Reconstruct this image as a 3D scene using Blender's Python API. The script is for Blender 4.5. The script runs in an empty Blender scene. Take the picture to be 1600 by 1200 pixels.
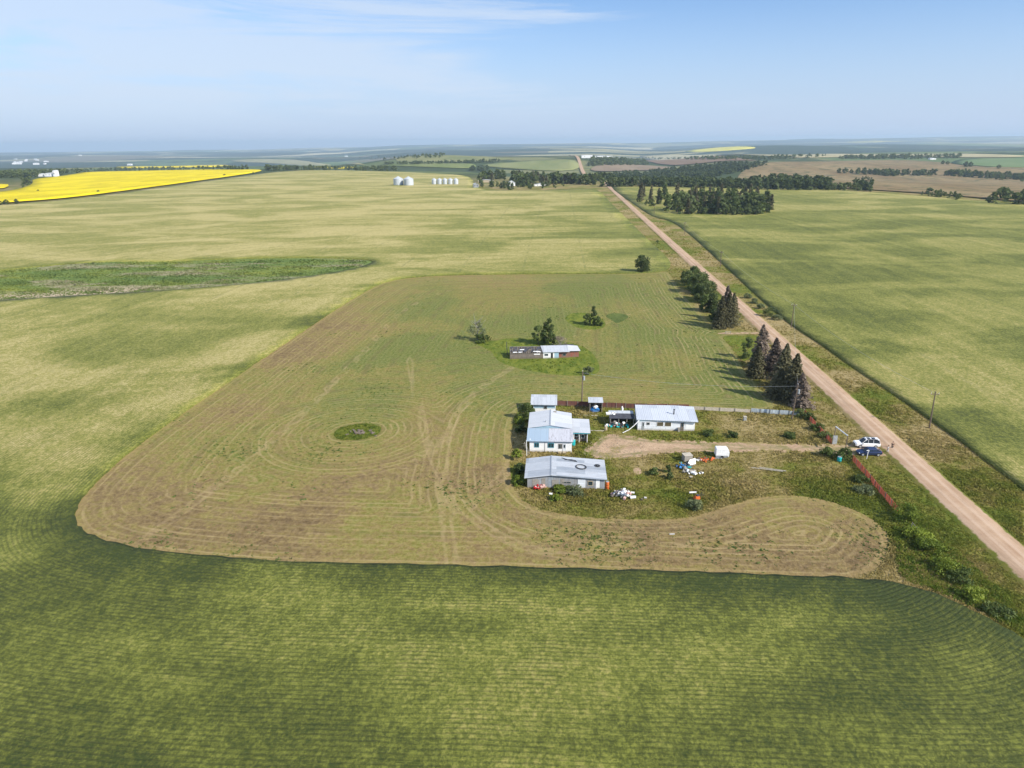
import bpy, math, random
import numpy as np
from mathutils import Vector, Matrix
from mathutils.geometry import delaunay_2d_cdt
random.seed(7); RNG = np.random.default_rng(11)
S = bpy.context.scene
R = math.radians

# ---------------------------------------------------------------- camera
PITCH, ROLL, CAMH, FPX = 19.51, -0.5, 60.0, 1067.0
cam_d = bpy.data.cameras.new('camera'); cam = bpy.data.objects.new('camera', cam_d)
S.collection.objects.link(cam); S.camera = cam
cam_d.sensor_width = 36; cam_d.lens = 36*FPX/1600; cam_d.clip_start = 1; cam_d.clip_end = 80000
CM = Matrix.Rotation(R(90-PITCH), 4, 'X') @ Matrix.Rotation(R(ROLL), 4, 'Z')
cam.matrix_world = Matrix.Translation((0, 0, CAMH)) @ CM
S.render.resolution_x, S.render.resolution_y = 1024, 768

# ---------------------------------------------------------------- world, sun, exposure
SUN_EL, SUN_AZ = 36.0, 124.0          # azimuth clockwise from +Y
S.view_settings.view_transform = 'Standard'; S.view_settings.look = 'None'
S.view_settings.exposure = 0.52; S.view_settings.gamma = 1
W = bpy.data.worlds.new('World'); S.world = W; W.use_nodes = True

class N:
    """tiny node-graph helper"""
    def __init__(s, nt): s.nt = nt; nt.nodes.clear()
    def a(s, typ, ins=None, out=0, **kw):
        n = s.nt.nodes.new(typ)
        for k, v in kw.items(): setattr(n, k, v)
        for k, v in (ins or {}).items(): s.put(n.inputs[k], v)
        n_out = n.outputs[out] if out is not None else n
        return n_out
    def put(s, sock, v):
        if hasattr(v, 'is_output') or isinstance(v, bpy.types.NodeSocket): s.nt.links.new(v, sock)
        elif isinstance(v, (tuple, list)) and len(v) == 3 and sock.type == 'RGBA': sock.default_value = (*v, 1)
        else: sock.default_value = v
    def m(s, op, a, b=0.0, c=0.0, clamp=False):
        n = s.nt.nodes.new('ShaderNodeMath'); n.operation = op; n.use_clamp = clamp
        s.put(n.inputs[0], a); s.put(n.inputs[1], b); s.put(n.inputs[2], c); return n.outputs[0]
    def pos(s): return s.a('ShaderNodeNewGeometry')
    def objco(s): return s.a('ShaderNodeTexCoord', out=3)
    def map(s, v, scale=(1,1,1), rot=(0,0,0), loc=(0,0,0)):
        return s.a('ShaderNodeMapping', {'Vector': v, 'Scale': scale, 'Rotation': rot, 'Location': loc})
    def noise(s, v, sc, det=3, rough=.55, dist=0):
        return s.a('ShaderNodeTexNoise', {'Vector': v, 'Scale': sc, 'Detail': det, 'Roughness': rough, 'Distortion': dist})
    def ss(s, x, lo, hi, o0=0., o1=1.):
        n = s.nt.nodes.new('ShaderNodeMapRange'); n.interpolation_type = 'SMOOTHSTEP'
        for i, v in enumerate((x, lo, hi, o0, o1)): s.put(n.inputs[i], v)
        return n.outputs[0]
    def mix(s, f, a, b, mode='MIX'):
        n = s.nt.nodes.new('ShaderNodeMix'); n.data_type = 'RGBA'; n.blend_type = mode; n.clamp_factor = True
        s.put(n.inputs[0], f); s.put(n.inputs[6], a); s.put(n.inputs[7], b); return n.outputs[2]
    def ramp(s, f, stops, interp='LINEAR'):
        n = s.nt.nodes.new('ShaderNodeValToRGB'); cr = n.color_ramp; cr.interpolation = interp
        while len(cr.elements) < len(stops): cr.elements.new(.5)
        for e, (p, c) in zip(cr.elements, stops): e.position = p; e.color = (*c, 1)
        s.put(n.inputs[0], f); return n.outputs[0]
    def attr(s, name): return s.a('ShaderNodeAttribute', out=2, attribute_name=name)
    def bump(s, h, st=.5, d=.1): return s.a('ShaderNodeBump', {'Height': h, 'Strength': st, 'Distance': d})

g = N(W.node_tree)
sky = g.a('ShaderNodeTexSky', sky_type='NISHITA', sun_disc=False, sun_elevation=R(SUN_EL), sun_rotation=R(SUN_AZ),
          altitude=600, air_density=1.0, dust_density=.5, ozone_density=3.0)
dirv = g.a('ShaderNodeTexCoord', out=0)
sx = g.a('ShaderNodeSeparateXYZ', {'Vector': dirv}, out=None)
azm = g.m('DIVIDE', sx.outputs[0], g.m('MAXIMUM', sx.outputs[1], .05))
cv = g.a('ShaderNodeCombineXYZ', {'X': g.m('MULTIPLY', azm, 1.3), 'Y': g.m('MULTIPLY', sx.outputs[2], 14.), 'Z': g.m('MULTIPLY', azm, .5)})
c1 = g.noise(g.map(cv, (1, 1, 1), (0, 0, R(-9))), 1.3, 8, .66, .5)
c2 = g.noise(g.map(cv, (1, .8, 1), loc=(3.3, 1.2, 0)), 1.1, 3, .5)
left = g.ss(azm, -.55, .45, .16, -.06)
cm = g.m('MULTIPLY', g.ss(g.m('ADD', c1, left), .46, .66), g.ss(g.m('ADD', c2, left), .40, .62))
low = g.ss(sx.outputs[2], .01, .06)
cm = g.m('MULTIPLY', g.m('MULTIPLY', cm, low), .72)
skyt = g.mix(1., sky, (.98, 1.12, 1.32), 'MULTIPLY')
skyh = g.mix(g.ss(sx.outputs[2], -.03, .21), (4.5, 5.5, 7.3), skyt)
skyc = g.mix(cm, skyh, (5.6, 6.5, 7.8))
bg = g.a('ShaderNodeBackground', {'Color': skyc, 'Strength': .085})
wo = g.nt.nodes.new('ShaderNodeOutputWorld'); g.nt.links.new(bg, wo.inputs[0])

sun_d = bpy.data.lights.new('sun', 'SUN'); sun = bpy.data.objects.new('sun', sun_d); S.collection.objects.link(sun)
sun_d.energy = 4.8; sun_d.angle = R(.5); sun_d.color = (1, .93, .80)
sdir = Vector((math.sin(R(SUN_AZ))*math.cos(R(SUN_EL)), math.cos(R(SUN_AZ))*math.cos(R(SUN_EL)), math.sin(R(SUN_EL))))
sun.rotation_euler = sdir.to_track_quat('Z', 'Y').to_euler()

# ---------------------------------------------------------------- terrain
def sm(a, b, x):
    t = np.clip((np.asarray(x, float)-a)/(b-a), 0, 1); return t*t*(3-2*t)
def ga(x, c, w): return np.exp(-((x-c)/w)**2)
def T(x, y):
    x = np.asarray(x, float); y = np.asarray(y, float)
    yy = np.maximum(y, 1.); a = x/yy
    yc = np.interp(a, [-.75, -.35, -.06, .03, .18, .44, .72, 1.2], [1500, 1750, 1450, 1080, 1040, 960, 760, 600])
    z = -26*sm(yc, yc+750, y)
    z += (28+9*ga(a, -.1, .05))*sm(2000, 2750, y)*sm(-.24, -.14, a)*sm(.19, .11, a)
    z += (23+5*np.sin(x/310.)+4*np.sin(y/260.+x/500.))*sm(1350, 2150, y)*sm(.2, .32, a)
    z -= (44+32*sm(.1, -.4, a)-14*sm(.2, .5, a))*sm(2900, 4700, y)
    f = sm(3000, 5000, y)
    z += f*(15*np.sin(x/1300.+1)*np.cos(y/700.+x/2500.)+9*np.sin(y/520.+1.7*np.sin(x/900.))+5*np.sin((x+y)/640.))
    z += f*32*ga(a, .42, .22)*ga(y, 7600, 1500)
    z += f*16*ga(a, .05, .1)*ga(y, 9500, 1200)
    z += (75*sm(-.1, .7, a)+38*sm(-.5, 0, a))*sm(13000, 20000, y)
    return np.where(y > 1, z, 0.)
CMn = np.array(CM)[:3, :3]
def G(px, py):
    """world ground point seen at a photograph pixel"""
    px = np.atleast_1d(np.asarray(px, float)); py = np.atleast_1d(np.asarray(py, float))
    d = np.stack([px-800, 600-py, np.full(px.shape, -FPX)], 1) @ CMn.T
    d /= np.linalg.norm(d, axis=1)[:, None]
    t = np.full(px.shape, 20.); done = np.zeros(px.shape, bool); lo = t.copy()
    ts = 20*1.012**np.arange(600)
    for k in ts:
        z = CAMH+d[:, 2]*k; hit = (~done) & (z < T(d[:, 0]*k, d[:, 1]*k))
        t[hit] = k; done |= hit; lo[~done] = k
    t[~done] = 22000; hi = t.copy(); lo = np.minimum(lo, hi)
    lo[~done] = 22000
    for _ in range(26):
        mid = (lo+hi)/2; b = CAMH+d[:, 2]*mid < T(d[:, 0]*mid, d[:, 1]*mid)
        hi = np.where(b, mid, hi); lo = np.where(b, lo, mid)
    p = d*hi[:, None]
    return p[:, :2]
def G1(px, py): return Vector(G(px, py)[0])
def up(v2, z=0): return (v2[0], v2[1], z)
def inside(P, loops):
    x, y = P[:, 0], P[:, 1]; c = np.zeros(len(P), bool)
    for L in loops:
        x0, y0 = L[:, 0], L[:, 1]; x1, y1 = np.roll(x0, -1), np.roll(y0, -1)
        for i in range(len(L)):
            if y0[i] == y1[i]: continue
            k = ((y0[i] > y) != (y1[i] > y)); k &= x < (x1[i]-x0[i])*(y-y0[i])/(y1[i]-y0[i])+x0[i]
            c ^= k
    return c
def sdist(P, loops):
    out = np.full(len(P), 1e9)
    for L in loops:
        A = L; B = np.roll(L, -1, axis=0)
        for i in range(len(L)):
            ab = B[i]-A[i]; l2 = ab@ab+1e-9
            t = np.clip(((P-A[i])@ab)/l2, 0, 1)
            dd = P-(A[i]+t[:, None]*ab); out = np.minimum(out, dd[:, 0]**2+dd[:, 1]**2)
    return np.sqrt(out)

def chaikin(L, n=2):
    L = np.asarray(L, float)
    for _ in range(n):
        B = np.roll(L, -1, axis=0); L = np.stack([.75*L+.25*B, .25*L+.75*B], 1).reshape(-1, 2)
    return L
def wl(px, n=2): # pixel outline -> smoothed world outline
    L = np.asarray(px, float); return chaikin(G(L[:, 0], L[:, 1]), n)

_r = 12*1.02**np.arange(0, 386); _az = np.radians(np.arange(-80, 80.1, .9))
PG = np.stack([np.outer(_r, np.sin(_az)).ravel(), np.outer(_r, np.cos(_az)).ravel()], 1)

# ---------------------------------------------------------------- object helpers
def link(o, parent=None):
    S.collection.objects.link(o)
    if parent is not None: o.parent = parent
    return o
def mesh_np(name, V, F, mat, parent=None, smooth=False, attrs=None, mats=None, midx=None):
    me = bpy.data.meshes.new(name); V = np.asarray(V, np.float32)
    F = np.asarray(F, np.int32); k = F.shape[1]
    me.vertices.add(len(V)); me.vertices.foreach_set('co', V.ravel())
    me.loops.add(F.size); me.loops.foreach_set('vertex_index', F.ravel())
    me.polygons.add(len(F)); me.polygons.foreach_set('loop_start', np.arange(0, F.size, k, dtype=np.int32))
    me.polygons.foreach_set('loop_total', np.full(len(F), k, np.int32))
    if smooth: me.polygons.foreach_set('use_smooth', np.ones(len(F), bool))
    me.update(calc_edges=True)
    for k_, v in (attrs or {}).items():
        at = me.attributes.new(k_, 'FLOAT', 'POINT'); at.data.foreach_set('value', np.asarray(v, np.float32))
    me.materials.append(mat); me.validate()
    return link(bpy.data.objects.new(name, me), parent)
def tag(o, label=None, cat=None, group=None, kind=None):
    if label: o['label'] = label
    if cat: o['category'] = cat
    if group: o['group'] = group
    if kind: o['kind'] = kind
    return o
def thing(name, label, cat, loc=(0, 0, 0), rz=0, group=None, scale=1):
    o = bpy.data.objects.new(name, None); link(o); o.location = loc; o.rotation_euler = (0, 0, rz); o.scale = (scale,)*3
    o.empty_display_size = .5
    return tag(o, label, cat, group)
def dup(root, loc, rz=0, label=None, scale=None):
    r = root.copy(); link(r); r.location = loc; r.rotation_euler = (0, 0, rz)
    if label: r['label'] = label
    if scale is not None: r.scale = scale if isinstance(scale, tuple) else (scale,)*3
    for ch in root.children:
        c = ch.copy(); link(c, r)
        for q in ch.children:
            d = q.copy(); link(d, c)
    return r
class MB:
    def __init__(s): s.v = []; s.f = []
    def add(s, vs, fs):
        b = len(s.v); s.v += [tuple(v) for v in vs]; s.f += [tuple(b+i for i in f) for f in fs]; return s
    def hexa(s, p): # 8 corners: bottom ring 0-3, top ring 4-7
        return s.add(p, [(3, 2, 1, 0), (4, 5, 6, 7), (0, 1, 5, 4), (1, 2, 6, 5), (2, 3, 7, 6), (3, 0, 4, 7)])
    def box(s, x0, x1, y0, y1, z0, z1, M=None):
        p = [(x0, y0, z0), (x1, y0, z0), (x1, y1, z0), (x0, y1, z0), (x0, y0, z1), (x1, y0, z1), (x1, y1, z1), (x0, y1, z1)]
        if M is not None: p = [M @ Vector(q) for q in p]
        return s.hexa(p)
    def slab(s, q, t): # quad with thickness t downwards
        q = [Vector(c) for c in q]; return s.hexa([c-Vector((0, 0, t)) for c in q]+q)
    def prism(s, poly, axis, a, b): # poly of 2d pts extruded along axis 'y' or 'x' or 'z'
        n = len(poly)
        mk = {'y': lambda p, c: (p[0], c, p[1]), 'x': lambda p, c: (c, p[0], p[1]), 'z': lambda p, c: (p[0], p[1], c)}[axis]
        vs = [mk(p, a) for p in poly]+[mk(p, b) for p in poly]
        return s.add(vs, [tuple(range(n))[::-1], tuple(range(n, 2*n))]+[(i, (i+1) % n, n+(i+1) % n, n+i) for i in range(n)])
    def tube(s, p0, p1, r0, r1=None, n=6):
        r1 = r0 if r1 is None else r1
        p0, p1 = Vector(p0), Vector(p1); d = (p1-p0).normalized()
        u = d.orthogonal().normalized(); w = d.cross(u); vs = []
        for p, r in ((p0, r0), (p1, r1)):
            for i in range(n):
                a = 2*math.pi*i/n; vs.append(p+(u*math.cos(a)+w*math.sin(a))*r)
        return s.add(vs, [tuple(range(n))[::-1], tuple(range(n, 2*n))]+[(i, (i+1) % n, n+(i+1) % n, n+i) for i in range(n)])
    def path(s, pts, r, n=5):
        for a, b in zip(pts, pts[1:]): s.tube(a, b, r, r, n)
        return s
    def loft(s, rings):
        n = len(rings[0]); vs = [v for r in rings for v in r]; fs = []
        for k in range(len(rings)-1):
            for i in range(n): fs.append((k*n+i, k*n+(i+1) % n, (k+1)*n+(i+1) % n, (k+1)*n+i))
        fs += [tuple(range(n))[::-1], tuple(range((len(rings)-1)*n, len(rings)*n))]
        return s.add(vs, fs)
    def ring(s, c, r, t, n=20, nrm='z'):
        pts = [Vector(c)+Vector((math.cos(2*math.pi*i/n)*r, math.sin(2*math.pi*i/n)*r, 0)) for i in range(n+1)]
        return s.path(pts, t, 5)
    def blob(s, c, rx, ry, rz, seed=0, n=7, m=5, j=.25):
        rd = random.Random(seed); vs = []; c = Vector(c)
        for k in range(1, m):
            ph = math.pi*k/m
            for i in range(n):
                th = 2*math.pi*i/n; q = 1+rd.uniform(-j, j)
                vs.append(c+Vector((math.sin(ph)*math.cos(th)*rx*q, math.sin(ph)*math.sin(th)*ry*q, math.cos(ph)*rz*q)))
        vs += [c+Vector((0, 0, rz)), c-Vector((0, 0, rz))]; t, b = len(vs)-2, len(vs)-1; fs = []
        for k in range(m-2):
            for i in range(n): fs.append((k*n+i, (k+1)*n+i, (k+1)*n+(i+1) % n, k*n+(i+1) % n))
        for i in range(n): fs += [(t, i, (i+1) % n), (b, (m-2)*n+(i+1) % n, (m-2)*n+i)]
        return s.add(vs, fs)
    def build(s, name, mat, parent=None, smooth=False):
        me = bpy.data.meshes.new(name); me.from_pydata(s.v, [], s.f); me.materials.append(mat)
        if smooth:
            for p in me.polygons: p.use_smooth = True
        me.update(); return link(bpy.data.objects.new(name, me), parent)

# ---------------------------------------------------------------- materials
def mat(name, fn=None, col=None, rough=.85, metal=0., spec=.3, trans=0.):
    m = bpy.data.materials.new(name); m.use_nodes = True; n = N(m.node_tree)
    out = n.nt.nodes.new('ShaderNodeOutputMaterial'); b = n.nt.nodes.new('ShaderNodeBsdfPrincipled')
    n.nt.links.new(b.outputs[0], out.inputs[0]); b.inputs['Roughness'].default_value = rough
    b.inputs['Metallic'].default_value = metal; b.inputs['Specular IOR Level'].default_value = spec
    if fn is None:
        p = n.objco(); v = n.noise(p, 2.5, 5, .6)
        c = n.mix(n.ss(v, .3, .7), tuple(x*.82 for x in col), tuple(min(1, x*1.1) for x in col))
        n.put(b.inputs['Base Color'], c)
    else:
        r = fn(n, b)
        if isinstance(r, tuple): n.put(b.inputs['Base Color'], r[0]); n.put(b.inputs['Normal'], r[1])
        else: n.put(b.inputs['Base Color'], r)
        if trans:   # thin leaves let some light through
            tr = n.a('ShaderNodeBsdfTranslucent', {'Color': r}); ms = n.a('ShaderNodeMixShader', {0: trans, 1: b.outputs[0], 2: tr}); n.nt.links.new(ms, out.inputs[0])
    return m
RD = R(3.9)   # the road runs 3.9 degrees right of +Y
def roadco(n): return n.a('ShaderNodeVectorRotate', {'Vector': n.pos(), 'Angle': RD}, rotation_type='Z_AXIS')

def crop_fn(n, b):
    p = n.pos(); d = n.attr('d'); dry = n.attr('dry'); near = n.attr('near'); edge = n.attr('edge')
    pw = n.a('ShaderNodeVectorMath', {0: p, 1: n.a('ShaderNodeTexNoise', {'Vector': p, 'Scale': .05}, out=1)}, operation='ADD')
    dv = n.a('ShaderNodeCombineXYZ', {'X': n.m('MULTIPLY', d, .17), 'Y': n.m('MULTIPLY', n.a('ShaderNodeSeparateXYZ', {'Vector': p}), .008), 'Z': n.m('MULTIPLY', n.a('ShaderNodeSeparateXYZ', {'Vector': p}, out=1), .004)})
    streak = n.noise(dv, 1.0, 4, .65)
    big = n.noise(n.map(p, (.7, 1.2, 1)), .016, 4, .55, .7)
    med = n.noise(p, .12, 5, .6)
    fine = n.noise(p, 1.6, 4, .75)
    g1 = n.ss(n.noise(n.map(p, (1, .8, 1)), 1.5, 4, .85), .36, .64); g2 = n.ss(n.noise(n.map(p, (1, .55, 1), (0, 0, .3)), .42, 4, .75), .34, .66)
    f = n.m('ADD', n.m('MULTIPLY', n.ss(big, .38, .62), n.m('ADD', .30, n.m('MULTIPLY', near, .16))), n.m('MULTIPLY', streak, .50))
    f = n.m('ADD', f, n.m('MULTIPLY', n.m('SUBTRACT', g1, .5), .36)); f = n.m('ADD', f, n.m('MULTIPLY', n.m('SUBTRACT', g2, .5), .10))
    f = n.m('ADD', f, n.m('MULTIPLY', med, .36)); f = n.m('ADD', f, n.m('MULTIPLY', n.m('SUBTRACT', fine, .5), .42))
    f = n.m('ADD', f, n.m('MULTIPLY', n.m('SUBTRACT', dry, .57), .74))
    eg = n.ss(n.m('ADD', edge, n.m('MULTIPLY', big, 16.)), 6., 19., .25, 0.)
    f = n.m('SUBTRACT', n.m('SUBTRACT', f, eg), n.m('MULTIPLY', near, .04))
    c = n.ramp(f, [(.0, (.040, .056, .010)), (.27, (.092, .104, .016)), (.50, (.165, .183, .030)), (.74, (.290, .270, .070)), (1., (.47, .395, .165))])
    row = n.m('SINE', n.m('ADD', n.m('MULTIPLY', d, 2*math.pi/.68), n.m('MULTIPLY', med, 6.)))
    row2 = n.m('MULTIPLY', n.ss(row, -.9, .3), 1.)
    c = n.mix(n.m('MULTIPLY', n.m('MULTIPLY', n.m('SUBTRACT', 1., row2), near), n.m('MULTIPLY', n.ss(med, .38, .62, .1, .9), .6)), c, n.mix(.7, c, (.03, .035, .012)))
    spk = n.noise(n.map(p, (1, .6, 1)), 3.2, 3, .8)
    c = n.mix(n.m('MULTIPLY', n.ss(spk, .48, .30), n.m('ADD', .25, n.m('MULTIPLY', near, .5))), c, n.mix(.5, c, (.025, .04, .01)))
    # sprayer wheel tracks in the far part
    u = n.a('ShaderNodeSeparateXYZ', {'Vector': roadco(n)})
    tl = n.m('ABSOLUTE', n.m('SUBTRACT', n.m('PINGPONG', n.m('ADD', u, n.m('MULTIPLY', big, 3.)), 31.), 15.5))
    tr = n.m('MULTIPLY', n.ss(tl, .9, .25), n.m('MULTIPLY', n.m('SUBTRACT', 1., near), n.ss(med, .46, .56)))
    c = n.mix(n.m('MULTIPLY', tr, .35), c, (.10, .13, .035))
    h = n.m('ADD', n.m('MULTIPLY', n.m('MULTIPLY', row2, near), .45), n.m('MULTIPLY', g1, .7))
    return c, n.bump(h, .5, .3)
M_crop = mat('crop', crop_fn, rough=.8, spec=.25)

def mown_fn(n, b):
    p = n.pos(); d = n.attr('d'); gr = n.attr('green'); eg = n.attr('edge')
    X = n.a('ShaderNodeSeparateXYZ', {'Vector': p}); Y = n.a('ShaderNodeSeparateXYZ', {'Vector': p}, out=1)
    dv = n.a('ShaderNodeCombineXYZ', {'X': n.m('MULTIPLY', d, .45), 'Y': n.m('MULTIPLY', X, .012), 'Z': n.m('MULTIPLY', Y, .012)})
    st = n.noise(dv, 1., 4, .7); big = n.noise(p, .02, 4, .55, .5); med = n.noise(p, .16, 5, .62); fine = n.noise(p, 1.4, 4, .8)
    f = n.m('ADD', n.m('MULTIPLY', n.ss(big, .36, .64), .40), n.m('MULTIPLY', med, .46)); f = n.m('ADD', f, n.m('MULTIPLY', st, .3))
    f = n.m('ADD', f, n.m('MULTIPLY', n.m('SUBTRACT', gr, .34), .52)); f = n.m('ADD', f, n.m('MULTIPLY', n.m('SUBTRACT', fine, .5), .35))
    g1 = n.ss(n.noise(n.map(p, (1, .8, 1)), 1.3, 4, .85), .36, .64); g2 = n.ss(n.noise(p, .5, 4, .8, .4), .34, .66)
    f = n.m('ADD', f, n.m('MULTIPLY', n.m('SUBTRACT', g2, .5), .34))
    c = n.ramp(f, [(.05, (.150, .090, .040)), (.28, (.245, .165, .066)), (.46, (.275, .215, .058)), (.64, (.235, .225, .038)), (.92, (.130, .180, .020))])
    c = n.mix(n.m('MULTIPLY', g1, .7), n.mix(.42, c, (.05, .045, .018)), n.mix(.35, c, (.40, .32, .18)))
    sw = n.m('SINE', n.m('ADD', n.m('MULTIPLY', d, 2*math.pi/1.45), n.m('MULTIPLY', med, 5.)))
    c = n.mix(n.m('MULTIPLY', n.ss(sw, .2, 1.), n.m('MULTIPLY', .95, n.m('MULTIPLY', n.ss(n.m('ADD', n.m('MULTIPLY', st, .5), n.m('MULTIPLY', med, .5)), .42, .58), n.ss(d, 12., 34., .60, .16)))), c, (.37, .285, .14))
    c = n.mix(n.ss(fine, .42, .28, 0, .4), c, n.mix(.55, c, (.05, .045, .02)))
    c = n.mix(n.m('MULTIPLY', n.ss(n.m('ADD', eg, n.m('MULTIPLY', med, 5.)), 4.4, 2.4), .4), c, (.34, .26, .11))
    sw2 = n.m('SINE', n.m('ADD', n.m('MULTIPLY', d, 2*math.pi/6.1), n.m('MULTIPLY', big, 9.)))
    c = n.mix(n.m('MULTIPLY', n.ss(sw2, .2, 1.), n.ss(med, .4, .6, 0, .35)), c, (.14, .10, .045))
    tk = n.m('ABSOLUTE', n.m('SUBTRACT', n.attr('trk'), .85))
    c = n.mix(n.m('MULTIPLY', n.ss(tk, .45, .1), n.ss(med, .3, .6, .1, .3)), c, (.44, .33, .18))
    return c, n.bump(n.m('ADD', g1, n.m('MULTIPLY', sw, .3)), .4, .12)
M_mown = mat('stubble', mown_fn, rough=.9, spec=.15)

def grass_cols(n, p, amt=.3):
    big = n.noise(p, .035, 4, .6, .6); med = n.noise(p, .28, 5, .65); fine = n.noise(p, 2.2, 3, .75)
    f = n.m('ADD', n.m('MULTIPLY', n.ss(big, .3, .7), .4), n.m('MULTIPLY', med, .5)); f = n.m('ADD', f, n.m('MULTIPLY', fine, amt))
    f = n.m('ADD', f, .18-amt/2)
    return n.ramp(f, [(.25, (.070, .100, .014)), (.43, (.110, .140, .020)), (.54, (.165, .165, .034)), (.64, (.225, .185, .065)), (.80, (.32, .25, .12))]), fine
def ground_fn(n, b):
    p = n.pos(); c, fine = grass_cols(n, p); Y = n.a('ShaderNodeSeparateXYZ', {'Vector': p}, out=1)
    q = roadco(n)
    vo = n.nt.nodes.new('ShaderNodeTexVoronoi'); vo.distance = 'CHEBYCHEV'; vo.inputs['Scale'].default_value = 1/900.; vo.inputs['Randomness'].default_value = .85
    n.put(vo.inputs['Vector'], n.map(q, (1, .42, 0)))
    rnd = n.a('ShaderNodeSeparateXYZ', {'Vector': vo.outputs['Color']})
    far = n.ramp(rnd, [(0, (.075, .12, .045)), (.22, (.13, .16, .06)), (.36, (.23, .22, .10)), (.50, (.10, .145, .05)), (.62, (.30, .27, .14)), (.74, (.14, .115, .07)), (.84, (.11, .16, .06)), (.95, (.50, .42, .05)), (1., (.40, .36, .16))], 'CONSTANT')
    w = n.noise(n.map(q, (.45, .55, 0)), 1/450., 7, .62, .6)
    v2 = n.nt.nodes.new('ShaderNodeTexVoronoi'); v2.distance = 'CHEBYCHEV'; v2.inputs['Scale'].default_value = 1/1900.; v2.inputs['Randomness'].default_value = .9
    n.put(v2.inputs['Vector'], n.map(q, (1, .5, 0)))
    r2 = n.a('ShaderNodeSeparateXYZ', {'Vector': v2.outputs['Color']})
    far2 = n.ramp(r2, [(0, (.10, .15, .06)), (.2, (.22, .22, .10)), (.35, (.36, .33, .17)), (.5, (.12, .17, .06)), (.64, (.44, .40, .24)), (.8, (.16, .14, .08)), (.93, (.55, .47, .06))], 'CONSTANT')
    far = n.mix(n.ss(Y, 5200., 5600.), far, far2)
    dn = n.noise(p, 1/60., 5, .7)
    wood = n.mix(n.ss(dn, .3, .7), (.020, .036, .016), (.04, .062, .026))
    w2 = n.noise(n.map(q, (.35, .45, 0)), 1/1300., 8, .68, .8)
    wm = n.mix(n.ss(Y, 4200., 5600.), w, w2)
    far = n.mix(n.ss(wm, .54, .50), far, wood)
    c = n.mix(n.ss(Y, 900., 1500.), c, n.mix(.35, far, (.10, .13, .05)))
    c = n.mix(n.ss(Y, 2700., 3300.), c, far)
    return c, n.bump(fine, .6, .25)
M_ground = mat('rough_grass', ground_fn, rough=.9, spec=.1)
def tuft_fn(n, b):
    p = n.pos(); c, fine = grass_cols(n, p, .12)
    v = n.noise(p, 5., 2, .5)
    return n.mix(1., n.mix(n.ss(v, .35, .65), n.mix(.15, c, (.05, .08, .015)), n.mix(.25, c, (.30, .28, .08))), (1.35, 1.35, 1.3), 'MULTIPLY')
M_tuft = mat('grass_blades', tuft_fn, rough=.75, spec=.2, trans=.45)
def weed_fn(n, b):
    v = n.noise(n.pos(), 1.5, 3, .6); return n.mix(n.ss(v, .35, .65), (.075, .13, .03), (.15, .21, .05))
M_weed = mat('weed_leaves', weed_fn, rough=.7, trans=.4)

def gravel_fn(n, b):
    p = n.pos(); a = n.attr('across'); med = n.noise(p, .25, 5, .65); fine = n.noise(p, 3., 4, .8)
    q = n.map(roadco(n), (1.6, .03, 1)); lon = n.noise(q, 1., 4, .6)
    tr = n.m('ABSOLUTE', n.m('SUBTRACT', n.m('ABSOLUTE', n.m('ADD', a, n.m('MULTIPLY', n.m('SUBTRACT', lon, .5), .5))), .95))
    c = n.mix(n.ss(med, .3, .7), (.36, .235, .15), (.46, .325, .22)); c = n.mix(n.ss(lon, .4, .7, 0, .6), c, (.50, .37, .27))
    c = n.mix(n.ss(tr, .5, .15, 0, .55), c, (.53, .40, .30))
    c = n.mix(n.ss(fine, .45, .25, 0, .6), c, (.16, .10, .07)); c = n.mix(n.ss(n.noise(n.map(roadco(n), (1, .12, 1)), .35, 5, .7), .5, .64, 0, .45), c, (.27, .185, .12))
    e = n.m('ADD', n.m('ABSOLUTE', a), n.m('MULTIPLY', n.m('SUBTRACT', n.noise(p, .45, 5, .75), .5), 1.9))
    c = n.mix(n.ss(e, 2.45, 2.9), c, grass_cols(n, p)[0])
    return c, n.bump(fine, .5, .05)
M_gravel = mat('gravel', gravel_fn, rough=.95, spec=.1)
def dirt_fn(n, b):
    p = n.pos(); e = n.attr('edge'); med = n.noise(p, .35, 5, .7); fine = n.noise(p, 2.4, 4, .8)
    c = n.mix(n.ss(med, .3, .7), (.36, .245, .16), (.50, .36, .24)); c = n.mix(n.ss(fine, .48, .28, 0, .8), c, (.09, .07, .035))
    c = n.mix(n.ss(fine, .56, .7, 0, .6), c, (.62, .50, .36))
    c = n.mix(n.m('MULTIPLY', n.m('MULTIPLY', n.ss(e, 1.2, 1.5), n.ss(e, 2.6, 2.0)), n.ss(med, .4, .6, .2, .8)), c, (.15, .15, .05))
    c = n.mix(n.ss(n.noise(p, .22, 4, .6), .52, .64, 0, .75), c, grass_cols(n, p)[0])
    c = n.mix(n.ss(n.m('SUBTRACT', e, n.m('MULTIPLY', n.ss(med, .3, .7), 2.2)), .0, -.6), c, grass_cols(n, p)[0])
    return c, n.bump(fine, .6, .12)
M_dirt = mat('dirt', dirt_fn, rough=.95, spec=.1)
def field_mat(name, a, b_, sc=.01, edge=None, line=0.):
    def fn(n, b):
        p = n.pos(); q = n.map(roadco(n), (1, .35, 1)); v = n.noise(q, sc, 6, .65, .5); w = n.noise(p, .15, 4, .7)
        f = n.m('ADD', n.m('MULTIPLY', v, .75), n.m('MULTIPLY', w, .3))
        c = n.mix(n.ss(f, .35, .68), a, b_)
        if 'pasture' in name: c = n.mix(n.ss(n.noise(p, .035, 5, .75), .50, .62, 0, .8), c, (.065, .08, .035))
        return c, n.bump(w, .5, .5)
    return mat(name, fn, rough=.9, spec=.1)
M_canola = field_mat('canola_bloom', (.50, .40, .004), (.74, .60, .008), .03)
M_marsh = None
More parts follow.
